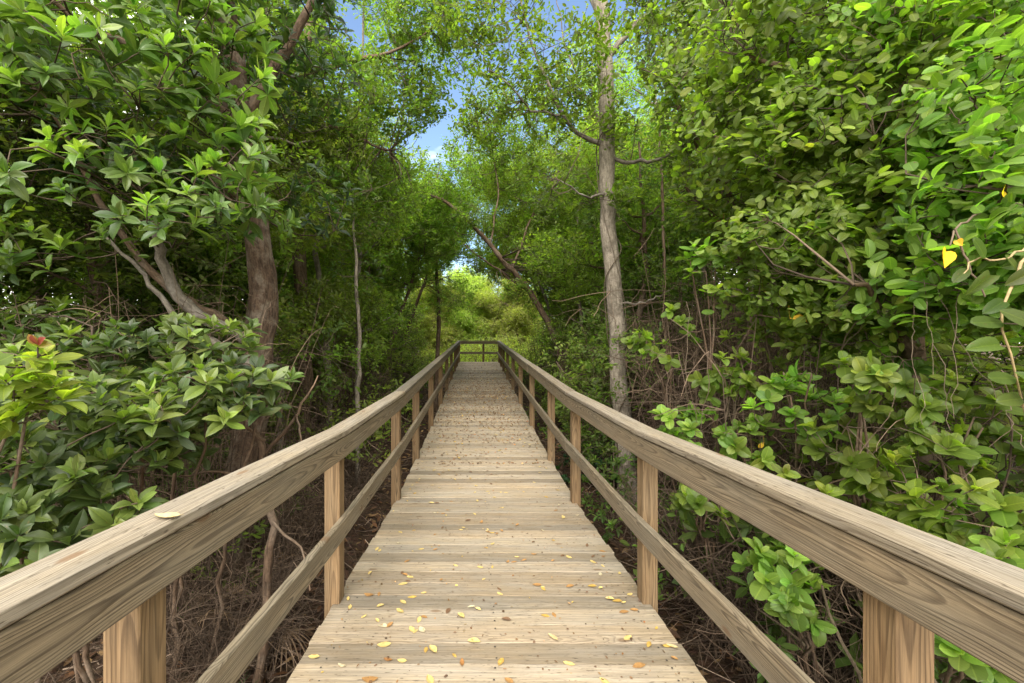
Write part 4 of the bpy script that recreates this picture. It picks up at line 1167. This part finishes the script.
def bare_shrub(seed, H, n, spread=.7, tone=(.15, .11, .08)):
    """a tangle of leafless stems and aerial roots rising from one foot"""
    global rng
    keep = rng; rng = np.random.default_rng(seed)
    r = thing('bare_shrub', '', 'shrub')
    b = Bag()
    m = 12
    t = np.linspace(0, 1, m)
    a = rng.uniform(0, 2 * PI, n); rad = rng.uniform(0, .35, n)
    d = np.stack([np.cos(a) * rng.uniform(.1, spread, n), np.sin(a) * rng.uniform(.1, spread, n), H * rng.uniform(.45, 1.1, n)], 1)
    P = np.stack([np.cos(a) * rad, np.sin(a) * rad, np.full(n, -.08)], 1)[:, None] + d[:, None] * t[None, :, None]
    P += np.cumsum(rng.normal(0, .028, (n, m, 3)), 1) * t[None, :, None]
    arch = rng.uniform(-.2, .5, n)
    P[:, :, 2] -= (arch * H)[:, None] * t[None] ** 2.2 * .6
    R = np.linspace(1, .35, m)[None] * rng.uniform(.003, .0095, (n, 1))
    tubes(b, P, R, 4, 0, np.array(tone) * np.exp(rng.normal(0, .35, (n, 1))))
    # side twigs
    n2 = n * 14
    src = P[rng.integers(0, n, n2), rng.integers(3, m, n2)]
    m2 = 7
    t2 = np.linspace(0, 1, m2)
    d2 = rand_unit(n2) * rng.uniform(.2, .7, (n2, 1)); d2[:, 2] = d2[:, 2] * .7 + .02
    Q = src[:, None] + d2[:, None] * t2[None, :, None] + np.cumsum(rng.normal(0, .02, (n2, m2, 3)), 1) * t2[None, :, None]
    Q[:, :, 2] -= .18 * t2[None] ** 2 * rng.uniform(0, 1, (n2, 1))
    tubes(b, Q, np.linspace(1, .5, m2)[None] * rng.uniform(.0016, .0042, (n2, 1)), 3, 0, np.array(tone) * 1.15 * np.exp(rng.normal(0, .4, (n2, 1))))
    b.obj('stems', M['twig'], r)
    rng = keep
    return r


def under_shrub(seed, R, n, base, young, L=.075, rosette=False):
    global rng
    keep = rng; rng = np.random.default_rng(seed)
    r = thing('undergrowth_shrub', '', 'shrub')
    nd = []
    b = Bag()
    for j in range(7):
        a = j * .9 + rng.uniform(0, .5)
        pp = limb_path([np.array([0, 0, -.06, .012]), np.array([math.cos(a) * R * .35, math.sin(a) * R * .35, R * .7, .009]), np.array([math.cos(a) * R * .75, math.sin(a) * R * .75, R * rng.uniform(.9, 1.6), .004])], 9, .02)
        tubes(b, pp[:, :3], pp[:, 3], 5, 1, (.12, .09, .06)); nd.append(pp[2:, :3])
    nd = np.concatenate(nd)
    T = blob((0, 0, R * .85), (R, R, R * .8), n, .5); T = T[T[:, 2] > .08]
    e = twigs_to(b, T, nd, 1, .005, .002, .05, 4, 3)
    A = unit(e + rng.normal(size=e.shape) * .35 + [0, 0, .25])
    if rosette: rosettes(b, T, A, L * 1.2, .21, 6, 9, base, young, LM)
    else: sprays(b, T + A * .1, A, .22, L, .26, 8, base, young, LM)
    b.obj('crown', [M['far'], M['twig']], r)
    rng = keep
    return r


print('near plants', time.time() - T0)
G1 = ((.105, .145, .034), (.24, .30, .065))
G2 = ((.128, .170, .036), (.27, .33, .07))
G3 = ((.080, .115, .030), (.18, .23, .055))
YG = ((.265, .285, .085), (.39, .41, .13))  # young yellow-green, lightened so the far sunlit glow sits in the leaf colour
TREES = [thicket_tree('thicket_tree', 11, 7.2, 1.7, .5, *G1, 620), thicket_tree('thicket_tree', 12, 9.0, 1.9, .9, *G2, 700, .3), thicket_tree('thicket_tree', 13, 6.4, 1.6, .3, *G3, 640, -.2),
         thicket_tree('thicket_tree', 14, 10.5, 2.1, 1.2, *G2, 760, .2, 'grey'), thicket_tree('thicket_tree', 15, 8.2, 1.8, .3, *G1, 700, .4, 'pale')]
YTREES = [thicket_tree('yellow_green_tree', 21, 5.6, 1.8, .2, *YG, 1500), thicket_tree('yellow_green_tree', 22, 6.4, 1.9, .3, *YG, 1500)]
BARE = [bare_shrub(31, 2.2, 60, .7, (.075, .052, .036)), bare_shrub(32, 1.7, 54, .9, (.068, .045, .030)), bare_shrub(33, 3.2, 70, .8, (.085, .058, .038))]
YLOW = [under_shrub(44, .8, 260, *YG), under_shrub(45, 1.0, 300, *YG)]  # bushes added to carry the painted glow down behind the end railing
LOWS = [under_shrub(41, .55, 60, *G1), under_shrub(42, .7, 80, *G3, .08, True), under_shrub(43, .45, 46, *G2)]
ARCH = [thicket_tree('arching_tree', 24, 9.5, 2.5, 4.8, *G2, 1500, 1.9, split=True), thicket_tree('arching_tree', 25, 10.5, 2.6, 5.0, *G2, 1600, 2.2, 'grey', split=True)]
used = {}


def place(protos, k, x, y, rz, sc, label, group):
    p = protos[k]
    z = float(zground(x, y))
    if p.name not in used:
        used[p.name] = 1
        p.location = (x, y, z); p.rotation_euler = (0, 0, rz); p.scale = sc if hasattr(sc, '__len__') else (sc,) * 3
        p['label'] = label; p['group'] = group
        return p
    return dup(p, (x, y, z), rz, sc, label, group)


R2 = np.random.default_rng(99)
SIDE = {-1: ('the thicket behind the mangrove tree', 'left'), 1: ('the thicket behind the oval-leaved trees', 'right')}


def row(side, xs, y0, y1, step, jx, jy, smin, smax, label, group, ks=(0, 1, 2, 3, 4), skip=()):
    y = y0
    while y < y1:
        x = side * (xs + (max(0, y - 10) * .28 if xs < 3 else max(0, y - 17) * .12) + R2.uniform(-jx, jx)); yy = y + R2.uniform(-jy, jy)
        if not any(abs(x - a) < r and abs(yy - b_) < r for a, b_, r in skip):
            s = R2.uniform(smin, smax) * (1 + .018 * max(0, yy - 6))
            place(TREES, ks[R2.integers(len(ks))], x, yy, R2.uniform(0, 6.28), (s, s, s * R2.uniform(.9, 1.1)), label, group)
        y += step


row(-1, 2.65, 5.6, 23, 1.5, .3, .4, .75, 1.0, 'slender leafy tree in the row pressing against the railing past the mangrove tree', 'front row of thicket trees past the mangrove tree')
row(1, 2.6, 7.2, 23, 1.5, .3, .4, .75, 1.0, 'slender leafy tree in the row pressing against the railing past the slim pale tree', 'front row of thicket trees past the slim pale tree')
row(-1, 4.3, 3.0, 25, 2.0, .5, .6, .9, 1.15, 'taller leafy tree in the second row of the thicket behind the mangrove tree', 'second row of thicket trees behind the mangrove tree')
row(1, 4.6, 1.0, 25, 2.0, .5, .6, .9, 1.15, 'taller leafy tree in the second row of the thicket behind the oval-leaved trees', 'second row of thicket trees behind the oval-leaved trees')
row(-1, 7.0, .5, 27, 2.2, .8, .6, 1.0, 1.3, 'tall leafy tree deep in the thicket behind the mangrove tree', 'deep thicket trees behind the mangrove tree')
row(1, 7.2, .0, 27, 2.2, .8, .6, 1.0, 1.3, 'tall leafy tree deep in the thicket behind the oval-leaved trees', 'deep thicket trees behind the oval-leaved trees')
row(-1, 10.5, .5, 30, 2.4, 1, .6, 1.1, 1.4, 'tall leafy tree at the back of the thicket behind the mangrove tree', 'back row of thicket trees behind the mangrove tree')
row(1, 10.5, .0, 30, 2.4, 1, .6, 1.1, 1.4, 'tall leafy tree at the back of the thicket behind the oval-leaved trees', 'back row of thicket trees behind the oval-leaved trees')
# beyond the far end: a clearing, then young trees with a sunlit glow in their leaf colour, then woods
for (x, y) in ((-2.9, 28.4), (2.9, 28.8), (-.9, 29.6), (1.2, 30.2), (-1.9, 31.5), (.3, 32.4), (2.2, 31.8), (-.8, 34), (-4.0, 32.5), (4.4, 33), (1.3, 35.5), (-2.8, 36), (3.6, 36.5), (.1, 38)):
    place(YTREES, int(R2.integers(2)), x, y, R2.uniform(0, 6.28), R2.uniform(1.05, 1.25), 'young yellow-green tree in the clearing beyond the end of the boardwalk', 'yellow-green trees beyond the boardwalk end')
for (x, y) in ((-5, 50), (5, 50), (-2, 56), (2.2, 57), (-8, 55), (8, 55), (-12, 50), (12, 50), (-16, 45), (16, 45), (-6.5, 28), (-8, 32), (-7, 38), (-9.5, 36), (6.6, 28), (8.4, 32), (7.5, 38), (10, 36), (-3.5, 46), (3.6, 47), (0, 52), (-6, 42), (6.5, 43), (-11, 42), (11.5, 41), (-14, 36), (14, 35)):
    place(TREES, int(R2.integers(5)), x, y, R2.uniform(0, 6.28), R2.uniform(.9, 1.15), 'leafy tree in the woods behind the yellow-green trees', 'woods behind the yellow-green trees')
for i_, (x, y, rz, sc_) in enumerate([(-2.5, 11.6, 0, .80), (2.7, 13.5, PI, .85), (-2.7, 15.5, .2, .95), (3.0, 17.0, PI - .2, .95)]):
    place(ARCH, i_ % 2, x, y, rz, sc_, 'tall tree arching its leafy crown over the far half of the boardwalk', 'arching trees over the boardwalk')
for (x, y, k) in ((-4.6, 1.9, 0), (-5.6, 2.8, 4), (-6.4, 1.6, 2), (-4.0, 4.6, 2), (-3.6, 5.4, 0), (-5.0, 3.8, 4)):
    place(TREES, k, x, y, R2.uniform(0, 6.28), R2.uniform(.8, .95), 'leafy tree in the deep shade straight behind the mangrove tree', 'shaded trees straight behind the mangrove tree')
for (x, y) in ((-2.6, 22.6), (-1.2, 24.2), (.4, 23.6), (1.9, 24.4), (3.0, 22.8), (-.4, 25.6), (1.2, 26.0), (-2.2, 26.2), (2.9, 26.4)):
    place(YLOW, int(R2.integers(2)), x, y, R2.uniform(0, 6.28), R2.uniform(1.0, 1.5), 'low yellow-green bush just beyond the short end railing', 'yellow-green bushes beyond the end railing')
# undergrowth
for side, who in ((-1, 'past the mangrove tree'), (1, 'past the slim pale tree')):
    y = 3.6 if side < 0 else 6.6
    while y < 23:
        place(LOWS, int(R2.integers(3)), side * (2.2 + R2.uniform(0, .6)) + (.15 if side > 0 else 0), y, R2.uniform(0, 6.28), R2.uniform(.8, 1.25), 'low leafy shrub in the undergrowth along the railing ' + who, 'undergrowth shrubs along the railing ' + who)
        y += R2.uniform(.7, 1.3)
    y = .8
    while y < 20:
        for _ in range(2 if y < 9 else 1):
            if side < 0 and y < 3.4: continue
            place(BARE, int(R2.integers(3)), side * (2.55 + R2.uniform(-.35, 1.6)) + (.15 if side > 0 else -.1), y + R2.uniform(-.3, .3), R2.uniform(0, 6.28), R2.uniform(.75, 1.1),
                  'leafless brown shrub of tangled twigs in the shade ' + ('of the mangrove tree side' if side < 0 else 'of the slim pale tree side'), 'tangled bare shrubs, ' + ('mangrove side' if side < 0 else 'slim tree side'))
        y += R2.uniform(.6, .95)
for (x, y, k, sc_) in ((2.3, 1.3, 1, 1.3), (2.1, 2.1, 1, 1.1), (2.7, 2.0, 0, 1.5), (2.4, 2.9, 1, 1.4), (1.9, 3.5, 0, 1.2), (3.1, 2.7, 1, 1.6), (3.2, 1.5, 1, 1.7), (2.6, 3.7, 0, 1.4), (1.8, 4.6, 1, .9), (1.75, 5.3, 1, .9)):
    place(LOWS, k, x, y, R2.uniform(0, 6.28), sc_, 'shade-green low shrub in the hollow behind the near handrail, under the oval-leaved trees', 'undergrowth shrubs under the oval-leaved trees')
for (x, y, k) in ((-1.75, 1.5, 0), (-1.9, 2.2, 1), (-1.75, 2.9, 0), (-1.75, 3.5, 1), (-2.0, 4.2, 2), (-1.8, 4.9, 1), (-1.8, 5.8, 0), (-2.5, 3.2, 1)):
    place(BARE, k, x, y, R2.uniform(0, 6.28), (.72, .72, .42), 'low tangle of dead twigs on the ground between the mangrove trunk and the railing', 'low twig tangles at the foot of the mangrove')
for (x, y, k) in ((1.9, 1.9, 1), (1.95, 2.6, 0), (1.9, 3.3, 1), (1.9, 4.0, 0), (2.0, 1.2, 0)):
    place(BARE, k, x, y, R2.uniform(0, 6.28), (.7, .7, .45), 'low tangle of dead twigs on the ground below the near handrail of the oval-leaved trees', 'low twig tangles below the oval-leaved trees')
# the brown tangle between the slim pale tree and the oval-leaved trees
for (x, y) in ((2.5, 4.6), (2.9, 5.2), (2.7, 6.6), (3.3, 6.0), (3.6, 5.2), (3.2, 7.2), (2.4, 3.7), (3.7, 6.8), (4.2, 6.0), (2.2, 3.1), (2.5, 2.4), (4.2, 5.0), (3.0, 3.4), (3.5, 4.2)):
    place(BARE, 2 if y > 4 else 0, x, y, R2.uniform(0, 6.28), R2.uniform(.95, 1.25), 'leafless brown shrub in the tangle between slim pale tree and oval-leaved trees', 'brown tangle beside the slim pale tree')
print('thicket', time.time() - T0)

# ------------------------------------------------------------------ light, sky, camera
SUN_EL, SUN_AZ = math.radians(42), math.radians(190)          # azimuth clockwise from +Y: behind the camera
w = bpy.data.worlds.new('World'); scene.world = w; w.use_nodes = True
nt = w.node_tree
for n_ in list(nt.nodes): nt.nodes.remove(n_)
nb = NB(nt)
out = nt.nodes.new('ShaderNodeOutputWorld')
sky = nb.n('TexSky'); sky.sky_type = 'NISHITA'; sky.sun_disc = False
sky.sun_elevation = SUN_EL; sky.sun_rotation = SUN_AZ; sky.air_density = 1.0; sky.dust_density = 1.0; sky.ozone_density = 1.6
tc = nb.n('TexCoord')
cl = nb.noise(nb.scale(tc.outputs['Generated'], (1, 1, 1.6)), 2.3, 6.0, .55, .2)
sepz = nb.n('SeparateXYZ'); nb.link(tc.outputs['Generated'], sepz.inputs[0])
hole = nb.n('VectorMath', operation='DOT_PRODUCT'); nb.link(tc.outputs['Generated'], hole.inputs[0]); hole.inputs[1].default_value = tuple(Vector((.06, 1, .62)).normalized())
hh = nb.ramp(hole.outputs['Value'], [(.80, 1.0), (.96, 0.0)])                       # the break in the cloud the walk looks up into
cov = nb.ramp(nb.math('MULTIPLY_ADD', hh, .45, cl), [(.62, 0.0), (.80, 1.0)])
col = nb.mix(cov, sky.outputs[0], (12.8, 12.5, 12.0))
bg = nb.n('Background', i_Strength=.085); nb.link(col, bg.inputs[0]); nb.link(bg.outputs[0], out.inputs[0])

ld = bpy.data.lights.new('sun', 'SUN'); ld.energy = 1.5; ld.angle = math.radians(40); ld.color = (1, .955, .88)
lo = bpy.data.objects.new('sun', ld); COL.objects.link(lo)
dv = Vector((math.sin(SUN_AZ) * math.cos(SUN_EL), math.cos(SUN_AZ) * math.cos(SUN_EL), math.sin(SUN_EL)))
lo.rotation_euler = dv.to_track_quat('Z', 'Y').to_euler(); lo.location = dv * 30

cd = bpy.data.cameras.new('camera'); cam = bpy.data.objects.new('camera', cd); COL.objects.link(cam)
cam.location = (0, 0, CZ); cam.rotation_euler = (PI / 2, 0, 0)
cd.sensor_width = 36; cd.lens = 36 * F / 1024; cd.shift_x = (512 - PX) / 1024; cd.shift_y = 0
cd.clip_start = .05; cd.clip_end = 2000
scene.camera = cam
scene.view_settings.view_transform = 'Standard'; scene.view_settings.look = 'None'; scene.view_settings.exposure = 1.98; scene.view_settings.gamma = 1
cy = scene.cycles
cy.max_bounces = 8; cy.diffuse_bounces = 5; cy.glossy_bounces = 2; cy.transmission_bounces = 5; cy.transparent_max_bounces = 4
cy.sample_clamp_indirect = 8
cy.use_denoising = True
print('done', time.time() - T0)
